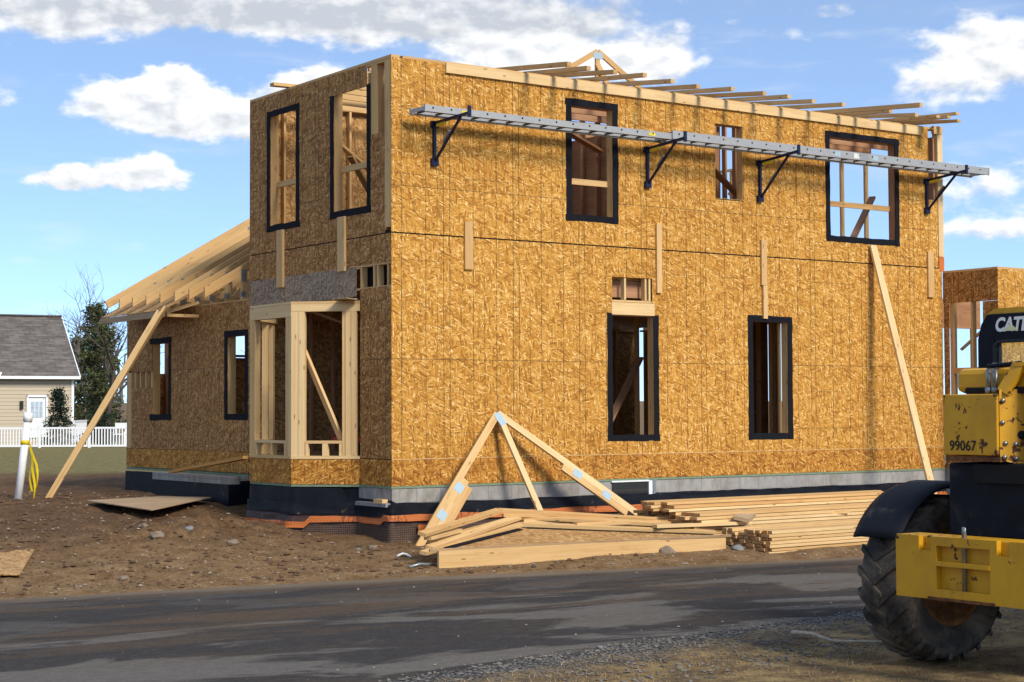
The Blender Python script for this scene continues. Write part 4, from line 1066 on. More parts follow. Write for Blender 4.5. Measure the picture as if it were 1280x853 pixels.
# ================================================================== PVC PIPE WITH TAPE
pv = empty('standpipe', (-2.8, 7.1, -.4), 'white plastic standpipe with yellow tape upright in the dirt', 'pipe')
pb = Vector((-2.80, 7.12, -.5)); pt = Vector((-2.66, 7.02, 1.02))
MB().tube([pb, pt], .062, 20).build('pipe', 'pvc', pv)
MB().tube([pt - Vector((.01, -.007, .12)), pt + Vector((.002, 0, .03))], .074, 20).build('cap', 'pvc', pv)
mid = pb.lerp(pt, .70)
MB().tube([mid - Vector((0, 0, .035)), mid + Vector((0, 0, .035))], .069, 16).build('tape_wrap', 'yellow_tape', pv)
for k in range(3):
    mb = MB(); pr = None
    s0 = mid + Vector((.06 + .01 * k, -.05, -.02))
    for i in range(13):
        t = i / 12; c = s0 + Vector((.02 + .03 * k, -.02, 0)) * min(1, t * 3) + Vector((.03 * math.sin(t * 7 + k * 2), .02 * math.cos(t * 5 + k), -t * (.78 + .12 * k)))
        wv = Vector((math.cos(k + t * 3), math.sin(k + t * 3), 0)) * (.02 if k else .016)
        q = (c - wv, c + wv)
        if pr: mb.face([pr[0], pr[1], q[1], q[0]], sm=True)
        pr = q
    mb.build('tape_tail', 'yellow_tape', pv, merge=True)

# ================================================================== MACHINE
mc = empty('wheeled_machine', (-1.0, -12.2, -.95), 'yellow and black wheeled construction machine with dark cab parked on the road verge', 'construction machine')
def cp(mb, name, m, parent=mc, bevel=0): return mb.build(name, m, parent, bevel)
def make_wheel(cx, cy, cz, R, W):
    """tyre between y=cy (facing the camera) and y=cy+W"""
    prof = [(0.05, .36), (.012, .42), (-.004, .50), (.0, .56), (.03, .605), (.09, .628), (W / 2, .635), (W - .09, .628), (W - .03, .605), (W, .56), (W + .004, .5), (W - .012, .42), (W - .05, .36), (.05, .36)]
    prof = [(a, r * R / .66) for a, r in prof]
    mb = MB().lathe((cx, cy, cz), (0, 1, 0), prof, 72)
    ty = cp(mb, 'wheel', 'rubber')
    # chevron lugs
    n = 22
    for side in (0, 1):
        for k in range(n):
            th = 2 * math.pi * (k + .5 * side) / n
            lug = MB()
            pts = []
            def P(a, r, t): return Vector((cx + r * math.cos(t), cy + a, cz + r * math.sin(t)))
            y0, y1 = (-.004, W * .56) if side == 0 else (W + .004, W * .44)
            prev = None; N = 6
            for i in range(N + 1):
                s_ = i / N; a = y0 + (y1 - y0) * s_; t = th + .30 * s_ ; wd = .060 - .012 * s_
                base = (.575 if i == 0 else .615) * R / .66; top = (.618 if i == 0 else .652) * R / .66
                q = [P(a, base, t - wd * .75), P(a, top, t - wd * .5), P(a, top, t + wd * .5), P(a, base, t + wd * .75)]
                if prev:
                    for e in range(3): lug.face([prev[e], prev[e + 1], q[e + 1], q[e]])
                else: lug.face(q)
                prev = q
            lug.face(prev[::-1])
            cp(lug, 'tread_lug', 'rubber', ty)
    rim = MB().lathe((cx, cy, cz), (0, 1, 0), [(.045, .375), (.035, .35), (.06, .335), (.10, .325), (.13, .27), (.16, .25), (.17, .15), (.11, .13), (.10, 0)], 48)
    cp(rim, 'rim', 'rim_paint', ty)
    cp(MB().lathe((cx, cy, cz), (0, 1, 0), [(W - .045, .375), (W - .06, .335), (W - .13, .25), (W - .10, 0)], 48), 'rim', 'rim_paint', ty)
    cp(MB().lathe((cx - .06, cy + .095, cz - .12), (0, -1, 0), [(0, .045), (.03, .045), (.045, .03), (.045, 0)], 14), 'hub_plug', 'chrome', ty)
    return ty
WX, WY, WZ, WR = -1.85, -11.51, -.29, .665
wheel = make_wheel(WX, WY, WZ, WR, .46)
for dx, dy in ((0, -2.05), (2.6, 0), (2.6, -2.05)):
    c = copy_tree(wheel, mc); c.matrix_basis = Matrix.Translation((dx, dy, 0)) @ c.matrix_basis
    for ch in c.children: pass
# axle and chassis
cp(MB().tube([(WX, WY - .02, WZ), (WX, WY - 1.6, WZ)], .11, 16), 'axle', 'machine_black')
cp(MB().box(-2.0, 1.6, -13.0, -12.05, -.42, .02), 'chassis', 'machine_black', bevel=.02)
# rear beam with notches and draw-pin pockets
BX = -2.86; bl = -11.80; br = -13.9; zb, zt = -.325, .125
beam = MB()
yz_holes = [(-12.63, -12.17, -.245, -.06), (-12.63, -12.17, -.035, .045)]
cp(wall(lambda u, w, d: (BX + d, u, w), 0, 0, br, bl, zb, zt, [(-12.66, -12.18, -.25, -.085), (-12.66, -12.18, -.05, .06), (-12.13, -12.02, .02, .2), (-12.83, -12.72, .02, .2)], .05), 'counterweight_beam', 'cat_yellow')
bm_ = [o for o in mc.children if o.name.startswith('counterweight_beam')][0]
cp(MB().box(BX + .052, BX + .26, br, bl, zb + .002, zt + .0), 'beam_core', 'cat_yellow', bm_, bevel=.012)
for y in (-12.42,):
    cp(MB().tube([(BX + .02, y, zb + .05), (BX + .02, y, zt + .03), (BX + .0, y - .015, zt + .075)], [.018, .018, .014], 12), 'draw_pin', 'chrome', bm_)
cp(MB().box(BX - .012, BX + .05, -12.66, -12.18, -.083, -.052), 'pocket_shelf', 'cat_yellow', bm_)
cp(MB().box(BX - .006, BX + .04, -12.70, -12.10, zb - .004, zb + .018), 'rusty_lip', 'rusty_steel', bm_)
cp(MB().box(BX + .02, BX + .05, -12.5, -12.33, .062, zt - .03), 'pin_recess', 'cat_yellow', bm_)
# fender over the wheel
fm = MB(); N = 14
a0, a1 = rad(66), rad(153)
rows = []
for i in range(N + 1):
    t = a0 + (a1 - a0) * i / N; r = .80 if i else .80
    c = lambda rr, y: (WX + rr * math.cos(t), y, WZ + rr * math.sin(t))
    rows.append([c(.725, WY - .01), c(.74, WY - .01), c(.765, WY + .08), c(.765, WY + .38), c(.74, WY + .47), c(.725, WY + .47), c(.75, WY + .37), c(.75, WY + .09)])
for a, b in zip(rows, rows[1:]):
    for k in range(8): fm.face([a[k], a[(k + 1) % 8], b[(k + 1) % 8], b[k]], sm=True)
fm.face(rows[0]); fm.face(rows[-1][::-1])
fe = cp(fm, 'fender', 'fender')
# rear body: lower black block, number panel, side plate, hood
cp(MB().box(-2.34, -1.30, -13.4, -11.86, .09, .64), 'engine_base', 'machine_black', bevel=.02)
cp(MB().box(-2.38, -2.30, -13.1, -12.13, .50, .635), 'grille_slot', 'gap_dark')
np_ = cp(MB().box(-2.42, -2.05, -12.385, -11.885, .70, 1.15), 'number_panel', 'cat_yellow', bevel=.008)
cp(MB().box(-2.41, -2.0, -12.40, -11.90, .655, .694), 'panel_sill', 'rusty_steel')
sidep = MB().prism([(-2.40, -12.392, .67), (-2.40, -12.392, 1.18), (-2.12, -12.56, 1.19), (-2.12, -12.56, .64), (-2.32, -12.45, .645)], (.05, .03, 0))
sdp = cp(sidep, 'side_plate', 'cat_yellow')
def on_side(t, z):    # point on the outer face of the slanted plate
    return Vector((-2.40 + .28 * t, -12.392 - .168 * t, z))
sn = Vector((-.168, -.28, 0)).normalized()
for t, z, r in ((.66, .98, .032), (.50, .85, .032), (.88, .72, .032)):
    cp(MB().lathe(on_side(t, z) + sn * .001, sn, [(0, r), (.004, r), (.005, 0)], 18), 'hole_disc', 'gap_dark', sdp)  # black discs painted in for the dark inside open holes
for t, z in ((.08, 1.10), (.06, .94), (.12, .79), (.36, .785), (.10, .69), (.36, .68)):
    cp(MB().lathe(on_side(t, z), sn, [(0, .018), (.012, .018), (.018, .010), (.018, 0)], 10), 'bolt', 'chrome', sdp)
hood = MB().box(-2.30, -1.25, -13.4, -12.58, .64, 1.30)
cp(hood, 'hood', 'cat_yellow', bevel=.05)
cp(MB().box(-2.27, -1.25, -13.4, -11.88, 1.16, 1.345), 'hood_top', 'cat_yellow', bevel=.045)
cp(MB().box(-2.04, -1.26, -12.56, -11.90, .645, 1.155), 'hood_core', 'machine_black')
cp(MB().box(-2.285, -2.1, -12.56, -11.98, 1.152, 1.20), 'hood_slot', 'gap_dark', bevel=.01)
for y in (-12.24, -12.30):
    cp(MB().tube([(-2.33, y, 1.15), (-2.33, y, 1.33), (-2.27, y, 1.365), (-2.0, y + .05, 1.36)], .017, 10), 'hydraulic_hose', 'chrome')
    cp(MB().tube([(-2.33, y, 1.15), (-2.33, y, 1.20)], .028, 6), 'hose_fitting', 'chrome')
cp(MB().tube([(-2.30, -12.21, 1.355), (-2.28, -12.5, 1.372)], .018, 8), 'hydraulic_hose', 'machine_black')
cp(MB().board((-2.36, -12.40, 1.16), (-2.30, -12.50, 1.36), .05, .09, (1, 0, 0)), 'lift_bracket', 'cat_yellow')
cp(MB().board((-2.30, -12.47, 1.362), (-2.22, -12.9, 1.372), .08, .03, (1, 0, 0)), 'lift_bracket', 'cat_yellow')
# cab
cabm = MB()
CX0, CX1, CY0, CY1, CZ0, CZ1 = -1.05, .55, -12.75, -11.08, 1.30, 1.86
cab = cp(MB().box(CX0 + .0, CX0 + .05, -12.75, -11.25, 1.60, 1.825), 'cab', 'machine_black', bevel=.01)
cab['label'] = 'dark operator cab with white lettering and a yellow roof'
# curved left rear corner post
cpst = MB().prism([(CX0, -11.09, CZ0 - .4), (CX0, -11.095, 1.62), (CX0, -11.13, 1.74), (CX0, -11.19, 1.82), (CX0, -11.26, 1.825), (CX0, -11.26, CZ0 - .4)], (.10, 0, 0))
cp(cpst, 'corner_post', 'machine_black', cab)
cp(MB().box(CX0 + .002, CX0 + .08, -12.75, -11.262, CZ0 - .4, 1.37), 'rear_panel', 'machine_black', cab)
cp(MB().box(CX0 + .02, CX0 + .03, -12.6, -11.29, 1.37, 1.60), 'rear_glass', 'cab_glass', cab)
wf = MB()
for a, b in (((-11.275, 1.385), (-11.275, 1.56)), ((-11.275, 1.56), (-11.31, 1.595)), ((-11.31, 1.595), (-12.6, 1.605)), ((-11.275, 1.385), (-12.6, 1.385))):
    wf.board((CX0 - .006, *a), (CX0 - .006, *b), .03, .028, (1, 0, 0))
cp(wf, 'glass_seal', 'lamp_black', cab)
cp(MB().prism([(CX0 + .02, -11.18, 1.827), (CX0 + .02, -11.25, 1.87), (CX0 + .02, -12.75, 1.89), (CX0 + .02, -12.75, 1.827)], (1.5, 0, 0)), 'cab_roof', 'cat_yellow', cab)
for y in (-11.12, -12.7): 
    cp(MB().box(.45, .55, y - .05, y + .05, .6, 1.8), 'cab_pillar', 'machine_black', cab)
cp(MB().box(CX0 + .1, .45, -11.14, -11.09, .6, 1.30), 'cab_side', 'machine_black', cab)
cp(MB().box(-1.2, 1.9, -13.0, -11.0, .02, .58), 'cab_base', 'machine_black', bevel=.03)
cp(MB().box(-.5, -.1, -12.2, -11.7, .8, 1.55), 'operator_seat', 'cab_seat', cab, bevel=.05)
cp(MB().box(.7, 1.9, -12.9, -11.2, .58, 1.1), 'front_hood', 'cat_yellow', bevel=.06)
cp(MB().box(CX0 - .012, CX0 + .0, -11.86, -11.76, 1.63, 1.69), 'warning_plate', 'white_label', cab)
def text(body, origin, xdir, zdir, size, m, parent, name, shear=0., extr=.001, sx=1., bold=0.):
    cu = bpy.data.curves.new(name, 'FONT'); cu.body = body; cu.size = size; cu.extrude = extr; cu.shear = shear; cu.offset = bold; cu.resolution_u = 3
    t = bpy.data.objects.new(name, cu); COL.objects.link(t)
    dg = bpy.context.evaluated_depsgraph_get(); me = bpy.data.meshes.new_from_object(t.evaluated_get(dg)); bpy.data.objects.remove(t)
    me.name = name
    X_ = Vector(xdir).normalized(); Z_ = Vector(zdir).normalized(); N_ = X_.cross(Z_)
    MM = Matrix((X_ * sx, Z_, N_)).transposed().to_4x4(); MM.translation = Vector(origin)
    me.transform(MM); me.materials.clear(); me.materials.append(MAT[m])
    o = bpy.data.objects.new(name, me); COL.objects.link(o); o.parent = parent; o.matrix_parent_inverse = world_of(parent).inverted()
    return o
text('99067', (-2.4245, -11.945, .735), (0, -1, 0), (0, 0, 1), .105, 'letter_black', np_, 'number_lettering', sx=.95, bold=.0012)
text('CATERPILLAR', (CX0 - .0025, -11.27, 1.682), (0, -1, 0), (0, 0, 1), .155, 'letter_white', cab, 'brand_lettering', shear=.22, bold=.006, sx=.86)
cp(MB().prism([(CX0 - .006, -11.355, 1.68), (CX0 - .006, -11.515, 1.68), (CX0 - .006, -11.435, 1.735)], (.002, 0, 0)), 'brand_triangle', 'letter_cream', cab)

# ================================================================== STONES, DEBRIS
def stone(x, y, r, m, label, seed, sq=.65):
    bm = bmesh.new(); bmesh.ops.create_icosphere(bm, subdivisions=3, radius=1)
    for v in bm.verts:
        n = .45 * mnoise.noise(v.co * 1.5 + Vector((seed, 0, 0))) + .18 * mnoise.noise(v.co * 3.5 + Vector((0, seed, 0)))
        v.co *= (1 + n); v.co.z *= sq; v.co.x *= 1.15
    me = bpy.data.meshes.new('stone'); bm.to_mesh(me); bm.free(); me.materials.append(MAT[m])
    for p in me.polygons: p.use_smooth = True
    o = bpy.data.objects.new('stone', me); COL.objects.link(o); o.scale = (r, r, r); o.rotation_euler = (0, 0, seed * 2.1)
    o.location = (x, y, gz(x, y) + r * sq * .12)
    return tag(o, label, 'stone', 'loose stones')
for x, y, r, m, lb in ((-0.66, -0.61, .10, 'rock', 'pale rounded stone at the foot of the house corner'), (-0.88, -0.59, .06, 'rock_grey', 'small grey stone left of the pale rounded one'),
        (-0.51, -0.55, .05, 'rock_red', 'small reddish stone touching the pale rounded one'), (2.5, -2.9, .16, 'rock', 'pale pointed stone between the road and the gable frames'),
        (3.65, -3.05, .14, 'rock_grey', 'grey lump of rubble below the front lumber stack'), (-4.61, -1.6, .11, 'rock', 'pale flat stone in the dirt near the road edge'),
        (-3.15, 0.75, .14, 'rock', 'broad tan stone left of the turned earth heap'), (-2.4, 0.06, .12, 'rock', 'oblong tan stone on the turned earth heap'),
        (-3.11, 1.29, .09, 'rock', 'smaller tan stone beside the broad tan stone'), (-2.65, 0.85, .10, 'rock_grey', 'grey stone behind the turned earth heap'),
        (-4.32, -8.84, .055, 'rock', 'tan stone in the gravel shoulder nearest the photo bottom'), (-2.83, -8.18, .05, 'rock_red', 'reddish stone on the asphalt edge'),
        (-5.17, -9.13, .05, 'rock', 'flat tan stone lowest in the gravel shoulder'), (-3.51, -9.1, .045, 'rock_grey', 'grey stone in the middle of the gravel shoulder'), (-6.37, -8.07, .03, 'rock', 'tiny pale stone alone on the asphalt')):
    stone(x, y, r * .62, m, lb, x * 3.7 + y * 1.3)
def scatter(name, m, n, area, rmin, rmax, label, seed, sq=.6, zo=0.0):
    rnd = random.Random(seed); mb = MB()
    base = [Vector(v) for v in ((1,0,0),(-1,0,0),(0,1,0),(0,-1,0),(0,0,1),(0,0,-1))]
    fs = ((0,2,4),(2,1,4),(1,3,4),(3,0,4),(2,0,5),(1,2,5),(3,1,5),(0,3,5))
    for _ in range(n):
        p = area(rnd)
        if p is None: continue
        r = rmin * (rmax / rmin) ** (rnd.random() ** 2.2)
        a = rnd.uniform(0, 6.28); ca, sa = math.cos(a), math.sin(a)
        k = [v * rnd.uniform(.7, 1.3) for v in base]
        k = [Vector((v.x * 1.2 * ca - v.y * sa, v.x * 1.2 * sa + v.y * ca, v.z * sq)) * r + Vector((p[0], p[1], p[2] + r * .2 + zo)) for v in k]
        for f in fs: mb.face([k[i] for i in f])
    o = mb.build(name, m, merge=False); tag(o, kind='stuff', label=label, cat='stones'); return o
def a_dirt(r):
    x = r.uniform(-9, 8); y = road_far(x) + .1 + (r.random() ** 1.4) * 12
    if x > -.75 and y > -.1: return None
    return x, y, gz(x, y)
scatter('pebbles', 'pebble', 2600, a_dirt, .008, .032, 'pale pebbles and clods scattered over the dirt', 3)
def a_clod(r):
    x = r.uniform(-8, 2); y = road_far(x) + .1 + r.random() * 11
    if x > -.75 and y > -.1: return None
    return x, y, gz(x, y)
plain('clod', (.13, .075, .042), .95, var=.4, scale=3)
scatter('dirt', 'clod', 4200, a_clod, .012, .05, 'brown clods of earth over the yard', 5)
def a_grav(r):
    x = r.uniform(-8, 3.2); y = road_near(x) - (r.random() ** 1.3) * 1.9 + .12
    if fbm(x * .9, y * 1.4 + 3, 3) < r.uniform(-.5, .12): return None
    return x, y, max(gz(x, y), -.955)
scatter('gravel', 'gravel_stone', 6500, a_grav, .008, .026, 'grey gravel along the near road edge', 8)
def a_road(r):
    x = r.uniform(-8, 5); y = r.uniform(road_near(x), road_far(x)); return x, y, -.94
scatter('road_grit', 'pebble', 240, a_road, .006, .018, 'bits of grit on the asphalt', 9)
# dead grass on the near verge, sparse straw on the yard
def grass(name, m, n, area, hmin, hmax, seed, label, lean=.9):
    rnd = random.Random(seed); mb = MB()
    for _ in range(n):
        p = area(rnd)
        if p is None: continue
        h = rnd.uniform(hmin, hmax); a = rnd.uniform(0, 6.28); l = rnd.uniform(.3, 1.6) * lean; b = Vector(p)
        d = Vector((math.cos(a), math.sin(a), 0)); s = Vector((-d.y, d.x, 0)) * h * .05
        t1 = b + d * h * .35 * l + Vector((0, 0, h * max(.2, .65 - .15 * l))); t2 = b + d * h * .9 * l + Vector((0, 0, h * max(.12, .85 - .35 * l)))
        mb.face([b - s, b + s, t1 + s * .7, t1 - s * .7]); mb.face([t1 - s * .7, t1 + s * .7, t2])
    o = mb.build(name, m, merge=False); tag(o, kind='stuff', label=label, cat='grass'); return o
def a_verge(r):
    x = r.uniform(-8.5, 2.5); y = road_near(x) - .35 - (r.random()) * 3.2
    if fbm(x * 1.1, y * 1.1 + 5, 3) < r.uniform(-.25, .25): return None
    return x, y, gz(x, y)
grass('dead_grass', 'grass_dry', 30000, a_verge, .02, .06, 4, 'flattened straw coloured grass on the near verge', 2.6)
def a_green(r):
    x = r.uniform(-6, -.5); y = road_near(x) - .9 - r.random() * 2.4
    if fbm(x * 1.6 + 9, y * 1.6, 3) < .12: return None
    return x, y, gz(x, y)
grass('green_grass', 'grass_green', 2200, a_green, .02, .055, 6, 'green grass tufts among the dead grass', 1.8)
def a_straw(r):
    x = r.uniform(-9, 3); y = road_far(x) + .15 + r.random() ** 1.7 * 4.5
    if x > -.9 and y > -.2: return None
    return x, y, gz(x, y) + .004
grass('straw', 'grass_dry', 6500, a_straw, .02, .065, 11, 'straw and dead stalks strewn on the dirt by the road', 3.2)
br = MB(); x, y = -1.8, -9.64; x2, y2 = -1.82, -10.14; x3, y3 = -1.46, -10.41
br.tube([(x, y, -.90), ((x + x2) / 2, (y + y2) / 2, -.885), (x2, y2, -.92), ((x2 + x3) / 2, (y2 + y3) / 2, -.925), (x3, y3, -.93)], [.022, .016, .014, .013, .012], 8)
tag(br.build('dead_branch', 'dry_branch'), 'bleached dead branch on the verge beside the big tyre', 'branch')
x, y = -0.87, -1.72
tag(MB().tube([(x - .10, y, -.80), (x, y + .03, -.775), (x + .06, y + .02, -.79), (x + .08, y - .05, -.82)], .014, 8).build('plastic_scrap', 'pvc'), 'white plastic scrap on the dirt left of the gable frames', 'scrap')

# a compressor on the floor behind the bay (red tank, dark motor)
ac = empty('air_compressor', (.55, 1.75, .36), 'red machine with a dark round drum on the floor behind the bay window', 'compressor')
MB().tube([(.40, 1.35, .62), (.40, 2.3, .62)], .05, 12).build('handle_bar', 'red_paint', ac)
MB().tube([(.50, 1.55, .50), (.50, 2.15, .50)], .13, 16).build('tank', 'lamp_black', ac)
for yy in (1.6, 2.1): MB().tube([(.50, yy, .36), (.50, yy, .40)], .03, 8).build('foot', 'lamp_black', ac)

# ================================================================== BACKGROUND
FH = Vector((CF.x, CF.y, 0)).normalized(); RH = Vector((FH.y, -FH.x, 0))
def far_pt(px, D, z=None):
    """point at depth D along the view axis (metres) under a given bearing"""
    p = CP + FH * D + RH * (D * (px - 640) / 2154.46)
    return Vector((p.x, p.y, gz(p.x, p.y, False) if z is None else z))
# white picket fence
fb_ = far_pt(60, 85)
fence = empty('picket_fence', fb_, 'white vinyl picket fence across the lawn before the beige house', 'fence')
fz = fb_.z; ux = RH
f0 = far_pt(-60, 85, fz); 
fr_ = MB()
flen = 240 * 85 / 2154.46
for zz, hh in ((fz + 1.0, .09), (fz + .12, .09)): fr_.board(f0 + Vector((0, 0, zz - fz)), f0 + ux * flen + Vector((0, 0, zz - fz)), .05, hh)
fr_.build('rails', 'white_vinyl', fence)
k = 0
while k * .145 < flen:
    b = f0 + ux * (k * .145)
    MB().board(b + Vector((0, 0, .10)), b + Vector((0, 0, .98)), .062, .03, ux).build('picket', 'white_vinyl', fence); k += 1
for px in (-15, 50, 112, 172):
    b = far_pt(px, 85, fz)
    MB().board(b, b + Vector((0, 0, 1.08)), .12, .12, ux).build('post', 'white_vinyl', fence)
    MB().lathe(b + Vector((0, 0, 1.08)), (0, 0, 1), [(0, .09), (.03, .09), (.08, 0)], 4).build('post_cap', 'white_vinyl', fence)
f2 = empty('picket_fence', far_pt(100, 93), 'white picket fence running back beside the right end of the beige house', 'fence')
a = far_pt(93, 92); bq = far_pt(110, 97)
d_ = (bq - a).normalized(); L_ = (bq - a).length
rb = MB()
for zz in (.25, 1.3): rb.board(a + Vector((0, 0, zz)), bq + Vector((0, 0, zz)), .05, .09)
rb.build('rails', 'white_vinyl', f2)
for i in range(int(L_ / .3)): MB().board(a + d_ * (i * .3) + Vector((0, 0, .2)), a + d_ * (i * .3) + Vector((0, 0, 1.3)), .08, .03, d_).build('picket', 'white_vinyl', f2)
ch = empty('garden_chair', far_pt(150, 90), 'white garden chair behind the picket fence near the wing wall', 'garden chair')
c0 = far_pt(150, 90)
for dx in (-.28, .28):
    for dy in (-.25, .25): MB().board(c0 + RH * dx + FH * dy, c0 + RH * dx + FH * dy + Vector((0, 0, 1.15 if dy > 0 else .75)), .06, .06).build('leg', 'white_vinyl', ch)
MB().board(c0 - RH * .3 + Vector((0, 0, .62)), c0 + RH * .3 + Vector((0, 0, .62)), .5, .05).build('seat', 'white_vinyl', ch)
MB().board(c0 - RH * .3 + FH * .25 + Vector((0, 0, 1.1)), c0 + RH * .3 + FH * .25 + Vector((0, 0, 1.1)), .05, .22).build('backrest', 'white_vinyl', ch)

# neighbour house
hz = -.75
hc = far_pt(91, 95, hz)
nh = empty('neighbour_house', hc, 'beige sided house with brown shingle roof and white back door behind the picket fence', 'house')
ang = rad(27)
hx = Matrix.Rotation(ang, 3, 'Z') @ RH; hy = Matrix.Rotation(ang, 3, 'Z') @ FH
def hp(u, v, w): return hc + hx * u + hy * v + Vector((0, 0, w))
HW, HD, HE = 12.0, 8.6, 3.78
mb = MB()
mb.face([hp(-HW, 0, 0), hp(0, 0, 0), hp(0, 0, HE), hp(-HW, 0, HE)], [(0, 0), (HW, 0), (HW, HE), (0, HE)])
mb.face([hp(0, HD, 0), hp(-HW, HD, 0), hp(-HW, HD, HE), hp(0, HD, HE)], [(0, 0), (HW, 0), (HW, HE), (0, HE)])
RZ = HE + 3.55
for u in (0, -HW):
    mb.face([hp(u, 0, 0), hp(u, HD, 0), hp(u, HD, HE), hp(u, HD / 2, RZ - .1), hp(u, 0, HE)], [(0, 0), (HD, 0), (HD, HE), (HD / 2, RZ), (0, HE)])
mb.build('walls', 'vinyl_siding', nh)
sl = math.hypot(HD / 2 + .4, RZ - HE + .3)
rf = MB()
for sgn in (1, -1):
    v0 = -.4 if sgn == 1 else HD + .4; v1 = HD / 2
    zr = RZ; ze = HE - .05
    A = [hp(-HW - .3, v0, ze), hp(.28, v0, ze), hp(.28, v1, zr), hp(-HW - .3, v1, zr)]
    rf.face(A, [(0, 0), (HW + .58, 0), (HW + .58, sl), (0, sl)])
    rf.face([p - Vector((0, 0, .14)) for p in A][::-1], [(0, 0)] * 4)
rf.build('roof', 'shingles', nh)
MB().board(hp(-HW - .3, v1, RZ + .03), hp(.28, v1, RZ + .03), .3, .08).build('ridge_cap', 'shingles', nh)
MB().board(hp(-HW - .3, -.43, HE - .06), hp(.3, -.43, HE - .06), .14, .16).build('gutter', 'trim_white', nh)
MB().board(hp(.3, -.42, HE - .08), hp(.3, HD / 2, RZ - .1), .05, .2).build('rake_board', 'trim_white', nh)
MB().board(hp(-.02, -.03, 0), hp(-.02, -.03, HE - .1), .14, .06, hx).build('corner_trim', 'trim_white', nh)
dr = MB(); du = -1.95
dr.board(hp(du - .02, -.06, .45), hp(du - .02, -.06, 2.60), .92, .06, hx).build('door', 'trim_white', nh)
dd = [o for o in nh.children if o.name.startswith('door')][0]
for s_ in (-.52, .52): MB().board(hp(du + s_, -.05, .4), hp(du + s_, -.05, 2.78), .09, .10, hx).build('frame', 'trim_white', dd)
MB().board(hp(du - .56, -.05, 2.72), hp(du + .56, -.05, 2.72), .10, .12).build('frame', 'trim_white', dd)
MB().board(hp(du - .02, -.10, 1.55), hp(du - .02, -.10, 2.42), .62, .02, hx).build('window', 'door_glass', dd)
gb = MB()
for t in (-.11, .11): gb.board(hp(du - .02 + t, -.115, 1.55), hp(du - .02 + t, -.115, 2.42), .035, .01, hx)
for t in (1.84, 2.13): gb.board(hp(du - .34, -.115, t), hp(du + .3, -.115, t), .01, .035, (0, 0, 1))
gb.build('muntins', 'trim_white', dd)
MB().board(hp(du - .38, -.12, 1.35), hp(du - .38, -.12, 1.45), .06, .06, hx).build('handle', 'lamp_black', dd)
MB().board(hp(-2.78, -.08, 2.02), hp(-2.78, -.08, 2.45), .17, .14, hx).build('wall_lamp', 'lamp_black', nh)
MB().board(hp(-4.35, -.5, HE - .3), hp(-4.05, -.2, HE + .25), .4, .1, hx).build('roof_return', 'trim_white', nh)

# ---- vegetation
def conifer(name, base, H, R, m, label, cat='conifer', group=None, seed=1, n=5200, leaf=.16, trunk='bark', gaps=.25, shape=1.0, low=.04):
    rnd = random.Random(seed); r = empty(name, base, label, cat, group)
    MB().tube([base, base + Vector((0, 0, H * .5)), base + Vector((0, 0, H * .97))], [H * .022, H * .014, .01], 8).build('trunk', trunk, r)
    mb = MB(); nb = int(14 + H * 7)
    per = max(8, n // nb)
    for i in range(nb):
        t = low + (1 - low) * ((i + rnd.random()) / nb); z = H * t
        rr = R * (1 - t) ** shape * rnd.uniform(.6, 1.12) + .05; a = rnd.uniform(0, 6.28)
        d = Vector((math.cos(a), math.sin(a), 0)); droop = rnd.uniform(-.25, .25)
        for k in range(per):
            s_ = rnd.random() ** .6; c = base + Vector((0, 0, z)) + d * rr * s_ + Vector((0, 0, rr * s_ * droop))
            sp = leaf * (1.1 + rr * .35 * (1 - s_)); c += Vector((rnd.gauss(0, sp), rnd.gauss(0, sp), rnd.gauss(0, sp * .55)))
            l = leaf * rnd.uniform(.5, 1.3); q = Vector((rnd.gauss(0, 1), rnd.gauss(0, 1), rnd.gauss(0, .7))) + d * .8; q.normalize()
            w = q.cross(Vector((rnd.gauss(0, 1), rnd.gauss(0, 1), rnd.gauss(0, 1)))).normalized()
            mb.face([c - w * l * .28, c + q * l * .5 , c + w * l * .28, c - q * l * .5])
    mb.build('crown', m, r, merge=False)
    return r
def bare_tree(name, base, H, label, seed, group=None, trunk='bark_grey', depth=5, spread=.55, r0=None, first=.3):
    rnd = random.Random(seed); r = empty(name, base, label, 'bare tree', group)
    tr_, cr_ = MB(), MB()
    def grow(p, d, L, rad_, lev):
        pts = [p]; rs = [rad_]; q = p; dd = d.copy()
        for i in range(3):
            dd = (dd + Vector((rnd.gauss(0, .13), rnd.gauss(0, .13), rnd.gauss(.03, .08)))).normalized()
            q = q + dd * L / 3; pts.append(q); rs.append(rad_ * (1 - .28 * (i + 1) / 3 * 1.6))
        (tr_ if lev < 1 else cr_).tube(pts, rs, 6 if lev < 2 else 3, caps=False)
        if lev >= depth: return
        for _ in range(rnd.choice((2, 3, 3)) if lev else 4):
            t = rnd.uniform(.45, 1) if lev else rnd.uniform(first + .2, 1)
            i = min(2, int(t * 3)); o_ = pts[i].lerp(pts[i + 1], t * 3 - i)
            nd = (dd * (1 - spread) + Vector((rnd.gauss(0, 1), rnd.gauss(0, 1), rnd.gauss(.45, .5))).normalized() * spread).normalized()
            grow(o_, nd, L * rnd.uniform(.55, .78), max(rad_ * .52, .008), lev + 1)
    grow(Vector(base), Vector((rnd.gauss(0, .05), rnd.gauss(0, .05), 1)), H * .42, r0 or H * .02, 0)
    tr_.build('trunk', trunk, r); cr_.build('crown', trunk, r, merge=False)
    return r
p = far_pt(72, 89); conifer('spruce_tree', p, 2.95, .98, 'needles_blue', 'dark young spruce in front of the white back door', 'spruce', seed=3, n=4200, leaf=.13, shape=.85)
p = far_pt(126, 90); conifer('spruce_tree', p, 2.05, 1.25, 'needles_blue', 'squat dark spruce behind the fence right of the beige house', 'spruce', seed=5, n=3600, leaf=.13, shape=.6)
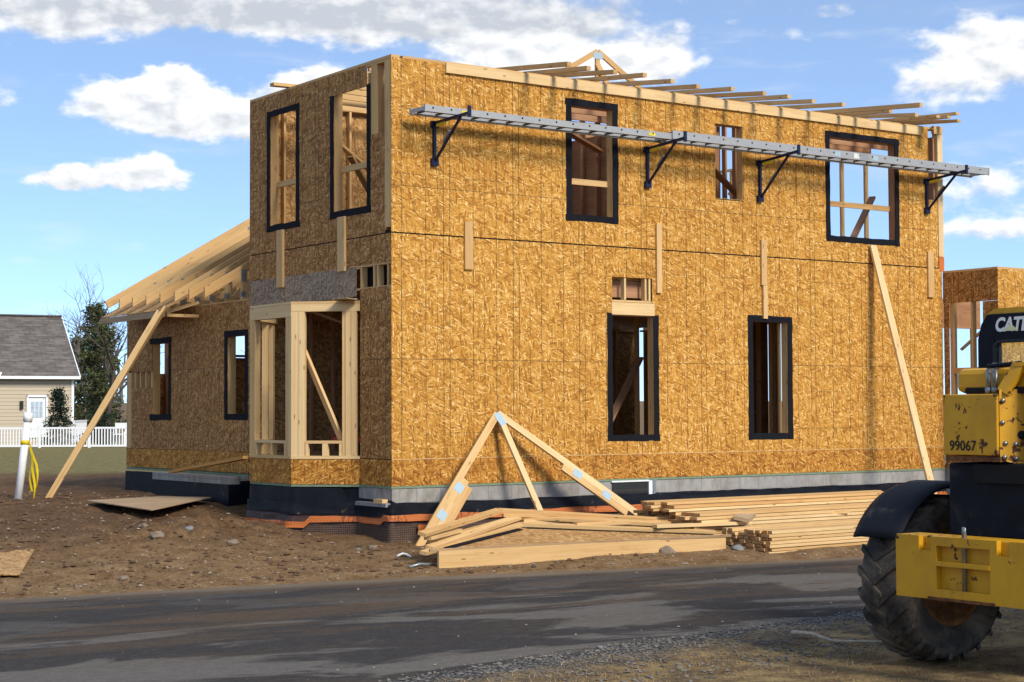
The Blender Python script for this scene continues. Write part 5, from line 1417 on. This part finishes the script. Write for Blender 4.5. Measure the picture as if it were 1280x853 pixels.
p = far_pt(119, 108); conifer('ivy_tree', p, 8.3, 1.5, 'needles', 'tall green conifer with a ragged crown beside the beige house', 'conifer', seed=8, n=7000, leaf=.22, shape=.42, low=.1)
p = far_pt(131, 112); conifer('ivy_tree', p, 7.0, 1.2, 'needles', 'green conifer close behind the tall ragged one, nearer the wing wall', 'conifer', seed=18, n=3200, leaf=.26, shape=.42, low=.12)
p = far_pt(136, 100); bare_tree('bare_tree', p, 10.5, 'bare dark trunked tree beside the wing wall, right of the conifers', 21, trunk='bark', r0=.17, first=.0)
p = far_pt(104, 118); bare_tree('bare_tree', p, 10.5, 'bare tree with pale twigs left of the tall conifer', 24, depth=5)
p = far_pt(124, 121); bare_tree('bare_tree', p, 12.0, 'tallest bare tree, standing behind the conifers', 31, depth=5)
bt = bare_tree('bare_tree', far_pt(152, 130), 10, 'bare tree in the woods behind the fence', 41, 'bare trees at the edge of the woods', depth=4)
ct = conifer('wood_conifer', far_pt(98, 128), 6.5, 2.0, 'needles', 'dark conifer in the woods behind the houses', 'conifer', 'conifers at the edge of the woods', seed=77, n=4500, leaf=.3, shape=.5)
rw = random.Random(12)
for px, D in ((88, 135), (112, 132), (140, 126), (163, 124), (178, 140), (205, 128), (-30, 142), (-110, 138), (206, 60), (1205, 75), (-200, 130), (320, 140), (420, 138), (1560, 110), (1730, 115), (1850, 105), (2000, 118)):
    c = copy_tree(bt); c.location = far_pt(px, D) ; c.rotation_euler = (0, 0, rw.uniform(0, 6.28)); c.scale = (1, 1, rw.uniform(.7, 1.15))
for px, D in ((930, 72), (962, 66), (990, 75), (1015, 70), (1196, 66), (1210, 70), (1222, 64), (1260, 72), (1320, 70), (108, 138), (150, 140), (170, 132), (230, 130), (350, 135), (-80, 145), (-170, 135), (1400, 75), (500, 140), (1520, 90), (1600, 105), (1690, 95), (1790, 110), (1900, 100), (2050, 105), (2200, 110)):
    c = copy_tree(ct); c.location = far_pt(px, D); c.rotation_euler = (0, 0, rw.uniform(0, 6.28)); s_ = rw.uniform(.75, 1.1); c.scale = (s_, s_, s_)
